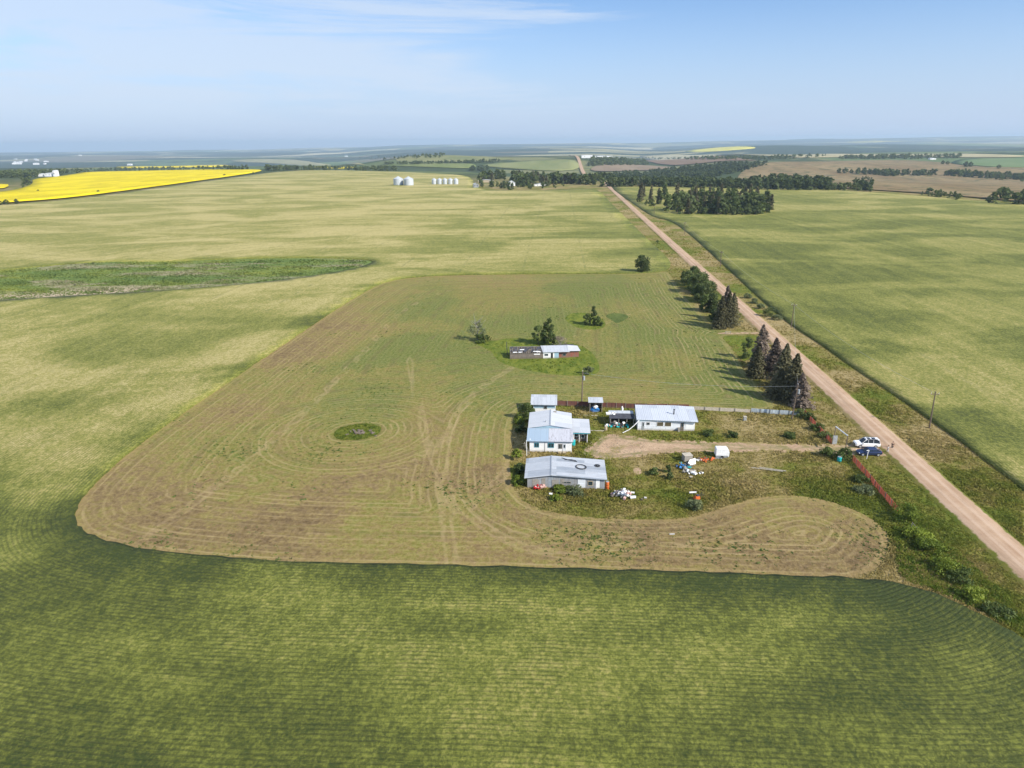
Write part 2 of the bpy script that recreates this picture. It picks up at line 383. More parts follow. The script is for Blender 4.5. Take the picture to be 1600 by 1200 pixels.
def marsh_fn(n, b):
    p = n.pos(); q = n.map(p, (.35, 1, 1)); v = n.noise(q, .045, 6, .65, .8); w = n.noise(n.map(p, (.5, 1, 1)), .3, 5, .7); s = n.noise(n.map(p, (.3, 1, 1), loc=(50, 9, 0)), .05, 5, .6, .5)
    c = n.ramp(n.m('ADD', n.m('MULTIPLY', v, .7), n.m('MULTIPLY', w, .35)), [(.3, (.07, .11, .035)), (.44, (.11, .165, .045)), (.54, (.15, .20, .05)), (.64, (.21, .235, .045)), (.78, (.30, .29, .06))])
    e = n.attr('edge'); sh = n.attr('shore')
    c = n.mix(n.m('MULTIPLY', n.ss(s, .50, .58), .85), c, n.mix(n.ss(w, .4, .6), (.32, .28, .18), (.18, .20, .08)))
    c = n.mix(n.m('MULTIPLY', sh, n.ss(w, .25, .5)), c, (.42, .34, .24))
    return c, n.bump(w, .8, .5)
M_marsh = mat('marsh_sedge', marsh_fn, rough=.9, spec=.1)
M_reed = mat('reed_blades', lambda n, b: marsh_fn(n, b)[0], rough=.8, trans=.4)

def leaf_mat(name, dark, light, bark=None):
    def fn(n, b):
        oi = n.a('ShaderNodeObjectInfo', out=5); p = n.pos(); v = n.noise(p, .45, 3, .6); w = n.noise(p, 4., 2, .6)
        f = n.m('ADD', n.m('MULTIPLY', v, .7), n.m('MULTIPLY', w, .45)); f = n.m('ADD', f, n.m('MULTIPLY', n.m('SUBTRACT', oi, .5), .25))
        b.inputs['Subsurface Weight'].default_value = 0
        return n.mix(n.ss(f, .38, .78), dark, light)
    return mat(name, fn, rough=.65, spec=.3, trans=.38)
M_leaf = leaf_mat('poplar_leaves', (.055, .085, .020), (.16, .21, .055))
M_leafd = leaf_mat('dark_leaves', (.058, .085, .026), (.165, .205, .062))
M_leafl = leaf_mat('shrub_leaves', (.12, .17, .018), (.28, .34, .045))
M_spruce = leaf_mat('spruce_needles', (.095, .092, .045), (.225, .210, .11))
M_dead = leaf_mat('dying_needles', (.12, .092, .072), (.30, .24, .19))
M_sage = leaf_mat('grey_shrub', (.11, .14, .06), (.24, .27, .13))
M_bark = mat('bark', col=(.16, .13, .10)); M_greyw = mat('grey_wood', col=(.30, .28, .25)); M_pole = mat('pole_wood', col=(.17, .13, .10))

# ---------------------------------------------------------------- sheets of ground
def sheet(name, loops, lift, material, attrs=None, wall=0., kind='structure', label=None, dense=None):
    lo = [np.asarray(l, float) for l in loops]
    allp = []; edges = []
    for L in lo:
        B = np.roll(L, -1, axis=0); pts = []
        for a, b in zip(L, B):
            ln = np.linalg.norm(b-a); stp = max(1.2, np.linalg.norm((a+b)/2)*.02); k = max(1, int(ln/stp))
            for i in range(k): pts.append(a+(b-a)*i/k)
        s0 = len(allp); allp += pts; m_ = len(pts); edges += [(s0+i, s0+(i+1) % m_) for i in range(m_)]
    nb = len(allp); mn = lo[0].min(0); mx = lo[0].max(0)
    C = PG if dense is None else np.vstack([PG, dense])
    C = C[(C[:, 0] > mn[0]) & (C[:, 0] < mx[0]) & (C[:, 1] > mn[1]) & (C[:, 1] < mx[1])]
    C = C[inside(C, lo)]
    if len(C): 
        ds = sdist(C, lo); C = C[ds > np.maximum(.5, np.linalg.norm(C, axis=1)*.006)]
    P = [Vector(p) for p in allp]+[Vector(p) for p in C]
    ov, oe, of, *_ = delaunay_2d_cdt(P, edges, [], 0, 1e-4)
    V = np.array([tuple(v) for v in ov]); F = np.array([f for f in of if len(f) == 3])
    cen = V[F].mean(1); F = F[inside(cen, lo)]
    e0 = V[F[:, 1]]-V[F[:, 0]]; e1 = V[F[:, 2]]-V[F[:, 0]]; fl = (e0[:, 0]*e1[:, 1]-e0[:, 1]*e1[:, 0]) < 0
    F[fl] = F[fl][:, ::-1]
    Z = T(V[:, 0], V[:, 1])+lift; V3 = np.column_stack([V, Z])
    if wall > 0:
        E = np.vstack([F[:, [0, 1]], F[:, [1, 2]], F[:, [2, 0]]]); key = {}
        for a, b in E: key[(a, b)] = 1
        be = [(a, b) for a, b in key if (b, a) not in key]
        ids = sorted({i for e in be for i in e}); mp = {i: len(V3)+k for k, i in enumerate(ids)}
        low = V3[ids].copy(); low[:, 2] -= wall; V3 = np.vstack([V3, low])
        W_ = []
        for a, b in be: W_ += [(b, a, mp[a]), (b, mp[a], mp[b])]
        F = np.vstack([F, np.array(W_)])
    at = {k: fn(V3[:, :2]) for k, fn in (attrs or {}).items()}
    o = mesh_np(name, V3, F, material, attrs=at)
    return tag(o, label, None, None, kind)

# mown field outline = edge of the standing crop on three sides
EDGE = [(1045, 424), (1000, 428), (900, 428.5), (800, 429), (700, 430.5), (640, 434), (600, 441), (572, 455), (540, 474), (480, 514), (400, 568), (330, 616), (270, 657), (220, 694), (180, 726), (148, 757), (125, 782), (116, 803), (122, 826), (148, 842), (200, 856), (300, 869), (400, 877), (500, 882), (600, 884), (700, 886), (800, 888), (900, 891), (1000, 894), (1100, 897), (1200, 900), (1300, 904)]
MOWN = EDGE + [(1345, 903), (1378, 885), (1393, 855), (1388, 832), (1362, 810), (1325, 792), (1280, 779), (1230, 773), (1180, 778), (1130, 792), (1090, 807), (1050, 812), (1000, 812), (930, 810), (880, 804), (840, 795), (815, 781), (802, 763), (797, 740), (797, 700), (798, 668), (806, 645), (824, 632), (845, 634), (870, 634), (1000, 637), (1090, 639), (1180, 641), (1215, 640), (1200, 620), (1180, 600), (1162, 580), (1150, 556), (1138, 538), (1125, 525), (1150, 523), (1180, 522.5), (1180, 518), (1140, 518), (1118, 512), (1100, 495), (1082, 476), (1066, 460), (1056, 444), (1048, 432)]
CROPL = [(-900, 430), (-300, 352), (0, 320), (100, 313), (200, 300), (300, 286), (400, 272), (445, 267), (520, 266), (600, 268), (700, 272), (738, 276), (742, 297), (800, 298), (880, 297), (925, 295), (938, 299), (952, 315), (975, 338), (1005, 368), (1035, 396), (1049, 410)] + EDGE + [(1345, 907), (1400, 912), (1450, 926), (1500, 948), (1550, 974), (1600, 1003), (1680, 1060), (1800, 1160), (2100, 1500)]
wM = wl(MOWN); wE = wl(MOWN)
def ragged(L, a):
    out = []
    for p, q in zip(L, np.roll(L, -1, axis=0)):
        k = max(1, int(np.linalg.norm(q-p)/1.6)) if np.linalg.norm(p) < 420 else 1
        for i in range(k): out.append(p+(q-p)*i/k+(RNG.normal(size=2)*a*.7 if np.linalg.norm(p) < 420 else 0))
    return np.array(out)
wC = chaikin(np.vstack([G([p[0] for p in CROPL], [p[1] for p in CROPL]), [[60, -40], [-160, -40], [-420, 60]]]), 2)
wC = ragged(wC, .22)
MARSH = [(-500, 480), (-200, 442), (0, 424), (100, 413), (180, 409), (250, 409), (350, 406), (450, 403), (540, 404.5), (580, 407), (583, 411), (560, 419), (520, 427), (440, 439), (300, 452), (200, 458), (100, 464), (0, 470), (-200, 485), (-500, 515)]
wMa = wl(MARSH)
ELL = [(520, 678), (528, 670), (545, 665), (570, 662), (592, 665), (597, 671), (590, 679), (570, 686), (545, 688), (525, 686)]
MND = [(882, 497), (890, 490), (905, 488), (925, 490), (938, 496), (948, 506), (942, 513), (925, 516), (903, 513), (888, 505)]
RUIN = [(758, 531), (775, 533), (790, 528), (860, 530), (905, 538), (925, 550), (938, 570), (935, 585), (910, 588), (870, 586), (830, 580), (795, 572), (775, 562), (768, 548), (740, 536), (745, 530)]
wEll, wMnd, wRuin = wl(ELL), wl(MND), wl(RUIN)
CROPR = [(952, 291), (1000, 292), (1100, 291), (1200, 293), (1300, 297), (1400, 304), (1500, 312), (1600, 320), (1800, 345), (2300, 420), (2600, 700), (2300, 1500), (1900, 1050), (1700, 865), (1600, 765), (1560, 735), (1500, 690), (1450, 655), (1400, 618), (1340, 580), (1285, 540), (1240, 512), (1200, 478), (1150, 432), (1115, 400), (1085, 372), (1050, 345), (1020, 340), (985, 315), (962, 300)]
wR = wl(CROPR)

_e = np.array(EDGE[3:], float); _e = G(_e[:, 0], _e[:, 1]); EDL = np.vstack([_e, _e[::-1]+.001])
TRK = []
for L in ([(708, 885), (694, 800), (690, 720), (712, 640), (770, 590), (900, 520), (1050, 470)], [(640, 560), (662, 680), (705, 780), (790, 850), (900, 872)], [(700, 800), (740, 790), (790, 740), (800, 720)], [(230, 840), (420, 700), (560, 560), (640, 470), (760, 440)]):
    q_ = np.array(L, float); q_ = G(q_[:, 0], q_[:, 1])
    for _ in range(3): q_ = np.vstack([q_[:1], np.stack([.75*q_[:-1]+.25*q_[1:], .25*q_[:-1]+.75*q_[1:]], 1).reshape(-1, 2), q_[-1:]])
    TRK.append(np.vstack([q_, q_[::-1]+.001]))
def road_u(P): return (P[:, 0]*math.cos(RD)-P[:, 1]*math.sin(RD))
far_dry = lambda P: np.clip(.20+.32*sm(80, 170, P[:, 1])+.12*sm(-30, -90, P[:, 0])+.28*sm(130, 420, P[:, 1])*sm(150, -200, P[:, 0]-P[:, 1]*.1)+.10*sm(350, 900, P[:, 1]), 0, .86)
near_a = lambda P: 1-sm(110, 330, np.hypot(P[:, 0], P[:, 1]))
dense = np.stack([a.ravel() for a in np.meshgrid(np.arange(-140, 180, 3.), np.arange(30, 130, 3.))], 1)+RNG.uniform(-.6, .6, (107*34, 2))
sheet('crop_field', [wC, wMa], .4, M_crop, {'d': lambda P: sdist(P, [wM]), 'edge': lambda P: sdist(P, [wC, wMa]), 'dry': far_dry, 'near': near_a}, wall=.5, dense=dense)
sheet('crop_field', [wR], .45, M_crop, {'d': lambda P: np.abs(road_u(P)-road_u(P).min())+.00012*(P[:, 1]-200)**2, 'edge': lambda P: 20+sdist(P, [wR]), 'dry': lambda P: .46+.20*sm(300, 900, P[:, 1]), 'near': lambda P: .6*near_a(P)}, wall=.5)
sheet('mown_field', [wM, wEll, wMnd, wRuin], .03, M_mown, {'d': lambda P: np.minimum(sdist(P, [wM]), sdist(P, [wEll])+3), 'trk': lambda P: sdist(P, TRK), 'edge': lambda P: sdist(P, [wM]), 'green': lambda P: sm(98, 190, P[:, 1])*.8*(.15+.85*sm(4, 42, sdist(P, [EDL])))+.15*sm(-60, 60, P[:, 0])*sm(120, 160, P[:, 1])}, dense=dense)
sheet('marsh', [wMa], .05, M_marsh, {'edge': lambda P: sdist(P, [wMa]), 'shore': lambda P: sm(16, 3, sdist(P, [wl([(-500, 508), (-200, 480), (0, 466), (100, 460), (200, 455), (200, 455.2), (100, 460.2), (0, 466.2), (-200, 480.2), (-500, 508.2)], 0)]))}, kind='structure')
M_dkgr = field_mat('clover', (.07, .10, .025), (.12, .15, .04), .3)
sheet('clover_patch', [wl([(944, 494), (955, 489), (975, 490), (984, 495), (975, 501), (963, 506), (956, 500)])], .05, M_dkgr)

wVer = wl([(1398, 790), (1425, 800), (1470, 840), (1540, 900), (1600, 962), (1620, 1005), (1560, 972), (1500, 940), (1450, 918), (1405, 905), (1398, 860)], 1)
M_lush = field_mat('lush_grass', (.075, .115, .014), (.17, .19, .03), .5)
for L_ in (wEll, wMnd, wRuin, wl([(1126, 525.5), (1150, 524), (1192, 524), (1205, 545), (1175, 560), (1158, 566), (1146, 545)], 1), wVer):
    sheet('uncut_grass', [L_], .015, M_lush)
# base ground: one sheet to the horizon
az = np.radians(np.concatenate([np.arange(-180, -80, 10), np.arange(-80, 80.1, .9), np.arange(90, 180, 10)]))
rr = np.concatenate([[.5], _r]); na, nr = len(az), len(rr)
gx = np.outer(rr, np.sin(az)); gy = np.outer(rr, np.cos(az))
gV = np.column_stack([gx.ravel(), gy.ravel(), T(gx, gy).ravel()])
i, j = np.meshgrid(np.arange(nr-1), np.arange(na), indexing='ij'); j2 = (j+1) % na
gF = np.stack([i*na+j, (i+1)*na+j, (i+1)*na+j2, i*na+j2], -1).reshape(-1, 4)[:, ::-1]
gV = np.vstack([gV, [0, 0, 0]])
tag(mesh_np('ground', gV, gF, M_ground, smooth=True), kind='structure')

# far fields
FAR = [
 ('canola_field', [(-260, 346), (0, 319), (100, 312), (200, 299), (300, 285), (400, 271), (413, 266), (330, 267), (200, 268), (110, 276), (50, 281), (53, 289), (38, 296), (5, 303), (-260, 322)], M_canola),
 ('canola_field', [(-200, 297), (0, 297), (15, 293), (12, 289), (-200, 289)], M_canola),
 ('canola_field', [(150, 264.5), (260, 262.5), (378, 261), (382, 257.5), (300, 258), (250, 260)], M_canola),
 ('canola_field', [(480, 263.5), (555, 263.5), (555, 260.5), (485, 260.5)], M_canola),
 ('canola_field', [(1068, 238), (1110, 238), (1182, 232.5), (1178, 229.5), (1120, 231), (1075, 235)], field_mat('pale_canola', (.50, .46, .06), (.62, .56, .10))),
 ('hay_field', [(585, 262), (680, 263), (745, 264), (742, 256), (690, 256), (600, 257)], field_mat('hay', (.12, .16, .05), (.20, .22, .08))),
 ('pasture_hill', [(610, 252), (640, 255), (740, 254), (800, 250), (800, 247), (760, 246), (700, 242.5), (650, 243), (620, 246)], field_mat('hill_grass', (.15, .17, .065), (.24, .235, .10))),
 ('barley_field', [(765, 262), (905, 270), (904, 251), (860, 250), (790, 254), (745, 258)], field_mat('barley', (.16, .19, .07), (.23, .24, .10))),
 ('ploughed_field', [(1000, 257), (1185, 254), (1180, 250), (1010, 249)], field_mat('plough', (.17, .115, .075), (.23, .165, .105))),
 ('ploughed_field', [(922, 270), (1020, 267), (1060, 261), (1000, 257.5), (925, 260)], field_mat('plough_tan', (.20, .15, .10), (.27, .21, .14))),
 ('stubble_field', [(1000, 246), (1180, 248), (1360, 245), (1530, 247), (1600, 246), (1600, 243.5), (1350, 241.5), (1100, 241), (1000, 243)], field_mat('pale_stubble', (.30, .27, .15), (.40, .36, .22))),
 ('pasture_hill', [(1160, 290), (1300, 294), (1420, 301), (1600, 316), (1800, 340), (1800, 262), (1600, 264), (1500, 256), (1420, 250), (1330, 251), (1200, 254), (1170, 262), (1150, 275)], field_mat('dry_pasture', (.18, .125, .06), (.27, .205, .105))),
 ('green_field', [(1480, 256), (1520, 261), (1600, 263), (1700, 263), (1700, 248), (1560, 248), (1500, 249)], field_mat('green_crop', (.11, .17, .065), (.16, .21, .09))),
 ('wheat_field', [(340, 252), (460, 255), (560, 259), (575, 257), (500, 251), (400, 248)], field_mat('far_wheat', (.22, .22, .10), (.30, .28, .14))),
]
for nm, px, m_ in FAR:
    lift = 1.2 if 'pasture' in nm else 2.6
    sheet(nm, [wl(px, 2)], lift, m_, wall=0 if 'pasture' in nm or 'plough' in nm else 1.)

# gravel road
def road_pt(v, u=0.): return (ROAD_O.x+v*math.sin(RD)+u*math.cos(RD), ROAD_O.y+v*math.cos(RD)-u*math.sin(RD))
ROAD_O = G1(1366, 670)
prof = [(-3.5, .02), (-2.9, .26), (-2.4, .38), (-.9, .44), (0, .46), (.9, .44), (2.4, .38), (2.9, .26), (3.5, .02)]
vs = np.concatenate([np.arange(-220, 400, 4.), 400*1.02**np.arange(0, 130)]); vs = vs[vs < 5200]
RV = []; RA = []
for v in vs:
    wv = 1 if v < 900 else 1+sm(900, 2000, v)*.9
    for (u, z) in prof:
        x, y = road_pt(v, u*float(wv)); RV.append((x, y, float(T(x, y))+z+(float(sm(700, 1800, v))*2.4))); RA.append(u)
k = len(prof); RF = [(i*k+j, i*k+j+1, (i+1)*k+j+1, (i+1)*k+j) for i in range(len(vs)-1) for j in range(k-1)]
tag(mesh_np('gravel_road', RV, RF, M_gravel, smooth=True, attrs={'across': RA}), kind='structure')
DRV = [(1402, 695), (1360, 690), (1335, 694), (1250, 692.5), (1150, 690), (1080, 687), (1020, 686), (975, 679), (945, 678), (928, 684), (918, 697), (905, 708), (925, 718), (960, 720), (1010, 713), (1080, 708.5), (1180, 707), (1260, 708), (1330, 713), (1380, 715), (1412, 716)]
wD = wl(DRV, 2)
sheet('driveway', [wD], .05, M_dirt, {'edge': lambda P: sdist(P, [wD])})
wT = wl([(1120, 519.5), (1190, 519), (1192, 522), (1122, 522.6)], 1)
sheet('field_track', [wT], .06, M_dirt, {'edge': lambda P: sdist(P, [wT])+1.2})
wS = wl([(989, 731), (1001, 731), (1003, 741), (990, 742)], 1)
sheet('bare_soil', [wS], .05, M_dirt, {'edge': lambda P: sdist(P, [wS])+.8})

# ---------------------------------------------------------------- foliage
def leafquads(C, size, nrm=None, flat=.0):
    n = len(C); a = RNG.normal(size=(n, 3)); 
    if nrm is not None: a = nrm+a*.55
    a /= np.linalg.norm(a, axis=1)[:, None]+1e-9
    b = np.cross(a, RNG.normal(size=(n, 3))); b /= np.linalg.norm(b, axis=1)[:, None]+1e-9; c = np.cross(a, b)
    s = (size*RNG.uniform(.6, 1.3, n))[:, None]; b *= s; c *= s*.7
    V = np.stack([C-b, C+c*.9, C+b, C-c], 1).reshape(-1, 3); F = np.arange(4*n).reshape(-1, 4)
    return V, F
def crown_pts(n, h, rx, z0, clumps=22, shape=1., seed=0, cs=.3):
    rg = np.random.default_rng(seed)
    t = rg.uniform(0, 1, clumps); prof = np.sin(np.pi*np.clip(t*.9+.1, 0, 1))**.6*(1-.35*t*shape)
    th = rg.uniform(0, 2*np.pi, clumps); rr_ = rx*prof*rg.uniform(.35, 1, clumps)
    cc = np.stack([np.cos(th)*rr_, np.sin(th)*rr_, z0+t*(h-z0)*.95], 1)
    ids = rg.integers(0, clumps, n); q = rg.normal(size=(n, 3)); q /= np.linalg.norm(q, axis=1)[:, None]
    cr = rx*cs*rg.uniform(.7, 1.35, clumps)
    P = cc[ids]+q*(cr[ids]*rg.uniform(.45, 1.05, n))[:, None]*np.array([1, 1, .85]); P[:, 2] = np.clip(P[:, 2], .1, h*1.02)
    return P, q
def decid(h, rx, z0, n, size, clumps=22, shape=1., seed=0, cs=.3):
    P, q = crown_pts(n, h, rx, z0, clumps, shape, seed, cs); return leafquads(P, size, q)
def spruce(h, r, n, size, seed=0, gap=.25, z0=.06):
    rg = np.random.default_rng(seed); nb = max(24, int(n/16)); t = (np.arange(nb)/nb)**1.15
    keep = rg.uniform(size=nb) > gap*.5; C = []; Nn = []
    for k in range(nb):
        if not keep[k]: continue
        z = h*(z0+(1-z0)*t[k]); th = k*2.4+rg.uniform(-.4, .4); L = r*(1-t[k])**.75*rg.uniform(.45, 1.2)*(1+.2*np.sin(th+seed))+.12; m_ = 16; s = rg.uniform(.15, 1, m_)**.7; w = rg.normal(size=m_)*.16*L*s
        C.append(np.stack([np.cos(th)*L*s-np.sin(th)*w, np.sin(th)*L*s+np.cos(th)*w, z-L*s*.35+.12*L*s*s+rg.normal(size=m_)*.12], 1))
        Nn.append(np.tile([np.cos(th)*.4, np.sin(th)*.4, 1], (m_, 1)))
    C = np.vstack(C); C[:, 2] = np.maximum(C[:, 2], .1); return leafquads(C, size, np.vstack(Nn))
def trunk_mb(h, r, lean=0, limbs=6, seed=0, spread=1.):
    rd = random.Random(seed); b = MB(); pts = [Vector((0, 0, -.2))]
    for k in range(1, 6): pts.append(Vector((rd.uniform(-.1, .1)*k*spread*.4, rd.uniform(-.1, .1)*k*spread*.4, h*k/5)))
    for k in range(5): b.tube(pts[k], pts[k+1], r*(1-k*.18), r*(1-(k+1)*.18), 7)
    for k in range(limbs):
        q = pts[1+k % 4]; th = rd.uniform(0, 6.28); L = spread*rd.uniform(.5, 1)
        m = q+Vector((math.cos(th)*L*.5, math.sin(th)*L*.5, L*.45)); e = q+Vector((math.cos(th)*L, math.sin(th)*L, L*1.1))
        b.tube(q, m, r*.45, r*.3, 5); b.tube(m, e, r*.3, r*.1, 5)
    return b
def make_tree(name, label, cat, loc, cr, mcrown, trunk, mtrunk=None, group=None, rz=0, scale=1):
    t = thing(name, label, cat, loc, rz, group, scale)
    mesh_np('crown', cr[0], cr[1], mcrown, t); trunk.build('trunk', mtrunk or M_bark, t, True); return t
def gp(px, py):
    v = G1(px, py); return (v.x, v.y, float(T(v.x, v.y)))
def pxm(py): # approx photo px per metre at ground row
    return (356.2+(py-600)*.9426)/60.

# --- roadside spruces nearest the house (bases estimated from their shadows)
for k, (px, py, h, dead, lab) in enumerate([
    (1186, 573, 12.0, 1, 'dying brown spruce with grey top, second back in the row beside the gravel road'),
    (1207, 588, 10.5, 1, 'thin grey dead-topped spruce in the middle of the roadside row'),
    (1222, 606, 11.6, 0, 'dark spruce with brown tinge behind the nearest of the roadside row'),
    (1237, 627, 12.0, 0, 'tallest dark spruce at the near end of the roadside row by the rail fence'),
    (1215, 622, 7.6, 0, 'shorter dark spruce filling the field side of the roadside row'),
    (1180, 590, 8.4, 0, 'dark spruce on the field side below the dying spruce'),
    (1248, 634, 8.0, 1, 'brownish spruce leaning out at the near road end of the row')]):
    make_tree('spruce_tree', lab, 'tree', gp(px, py), spruce(h, 3.7 if h > 9 else 3.0, 5600, .30, 40+k, .35 if dead else .1), M_dead if dead else M_spruce, trunk_mb(h*.92, .17, limbs=0, seed=k), group='spruces in the near roadside row')
for k, (px, py, h, lab) in enumerate([(1166, 560, 6.2, 'green leafy tree at the far end of the near spruce row'), (1176, 574, 4.2, 'low green shrub under the near spruce row')]):
    make_tree('leafy_tree', lab, 'tree', gp(px, py), decid(h, h*.36, .6, 1900, .22, 18, seed=60+k), M_leaf, trunk_mb(h*.6, .1, seed=k, spread=h*.25))
# --- far roadside spruces
for k, (px, py, h, dead, lab) in enumerate([
    (1125, 513, 11.0, 0, 'left spruce of the pair group beyond the field track'),
    (1136, 511, 12.2, 0, 'tallest dark spruce of the clump beyond the field track'),
    (1133, 500, 12.2, 1, 'brownish spruce at the back of the clump beyond the field track'),
    (1143, 507, 11.0, 0, 'spruce on the road side of the clump beyond the field track')]):
    make_tree('spruce_tree', lab, 'tree', gp(px, py), spruce(h, 3.0, 4200, .30, 80+k, .15), M_dead if dead else M_spruce, trunk_mb(h*.92, .16, limbs=0, seed=k), group='spruces beyond the field track')
# --- poplar clump by the road
PB = [(1076, 447, 6.5), (1084, 445, 8.0), (1082, 456, 7.0), (1092, 459, 8.5), (1097, 453, 7.5), (1092, 470, 7.0), (1102, 473, 8.2), (1108, 468, 7.2), (1103, 486, 6.0), (1112, 487, 6.6), (1069, 440, 4.5), (1116, 500, 4.2), (1150, 560, 0)]
for k, (px, py, h) in enumerate(PB):
    if h == 0: continue
    lab = {0: 'small poplar on the field side at the top of the roadside clump', 1: 'tall poplar at the far end of the roadside clump', 5: 'poplar at the middle of the field side of the clump', 8: 'rounded poplar at the near field end of the clump', 10: 'low bush at the far tip of the roadside poplar clump', 11: 'low pale bush at the near tip of the roadside poplar clump'}.get(k, 'leafy green poplar inside the dense clump left of the gravel road')
    make_tree('poplar_tree', lab, 'tree', gp(px, py), decid(h, h*.52, .2, 2600, .30, 34, .7, seed=100+k), M_leaf if k % 3 else M_leafd, trunk_mb(h*.75, .14, seed=k, spread=h*.3), group='leafy trees in the roadside clump' if 'inside' in lab else None)
# --- lone trees
make_tree('round_tree', 'lone round dark green tree at the far right corner of the mown field', 'tree', gp(1004, 425), decid(8.2, 4.1, 1.0, 3200, .30, 34, .6, seed=200, cs=.32), M_leafd, trunk_mb(5, .22, seed=3, spread=2.2))
make_tree('bush', 'small dark bush on the verge left of the far gravel road', 'bush', gp(1027, 380), decid(1.9, 1.3, .2, 260, .25, 8, .5, seed=201), M_leafd, trunk_mb(1, .06, seed=4, spread=.5))
make_tree('half_dead_tree', 'half bare deciduous tree with grey branches standing left of the ruined shed', 'tree', gp(746, 532), decid(6.4, 3.3, 1.0, 900, .20, 24, .4, seed=202, cs=.26), M_sage, trunk_mb(6.6, .2, limbs=22, seed=5, spread=3.0), M_greyw)
make_tree('bush', 'dense green bush at the foot of the half bare tree', 'bush', gp(752, 534), decid(2.3, 3.0, .2, 1400, .22, 20, .5, seed=203, cs=.3), M_leaf, trunk_mb(1.4, .07, seed=6, spread=1))
make_tree('poplar_tree', 'green poplar with uneven crown behind the ruined shed', 'tree', gp(857, 538), decid(8.2, 3.0, .5, 2600, .25, 32, 1.1, seed=204, cs=.28), M_leaf, trunk_mb(7, .18, limbs=9, seed=7, spread=2.2))
make_tree('poplar_tree', 'smaller green poplar left of the one behind the ruined shed', 'tree', gp(841, 538), decid(6.0, 2.5, .4, 1800, .25, 22, 1., seed=205, cs=.3), M_leaf, trunk_mb(5, .14, limbs=7, seed=8, spread=1.6))
make_tree('bush', 'grey leafless brush tangle behind the ruined shed roof', 'bush', gp(876, 541), decid(3.0, 3.2, .3, 420, .16, 20, .5, seed=206, cs=.3), M_dead, trunk_mb(2.6, .08, limbs=26, seed=9, spread=1.8), M_greyw)
make_tree('pine_tree', 'slender pointed tree rising from the grassy mound in the mown field', 'tree', gp(927, 507), decid(6.4, 1.5, .4, 1900, .22, 18, 1.8, seed=207, cs=.36), M_leafd, trunk_mb(6, .1, limbs=6, seed=10, spread=.8))
make_tree('bush', 'bushy shrub left of the slender tree on the grassy mound', 'bush', gp(916, 507), decid(3.8, 1.9, .2, 1700, .22, 14, .8, seed=208), M_leafd, trunk_mb(3, .08, seed=11, spread=1))
make_tree('bush', 'wide shrub right of the slender tree on the grassy mound', 'bush', gp(934, 509), decid(3.4, 1.9, .2, 1700, .22, 14, .8, seed=209), M_leaf, trunk_mb(3, .08, seed=12, spread=1))
make_tree('bush', 'pale grey-green shrub in front of the ruined shed by the utility pole', 'bush', gp(918, 584), decid(2.1, 1.8, .2, 700, .18, 12, .6, seed=210), M_sage, trunk_mb(1.3, .05, seed=13, spread=.8))
make_tree('bush', 'round green bush left of the small blue and white shed', 'bush', gp(823, 656), decid(4.0, 2.1, .3, 2600, .17, 26, .6, seed=211, cs=.34), M_leaf, trunk_mb(2.6, .1, seed=14, spread=1.2))
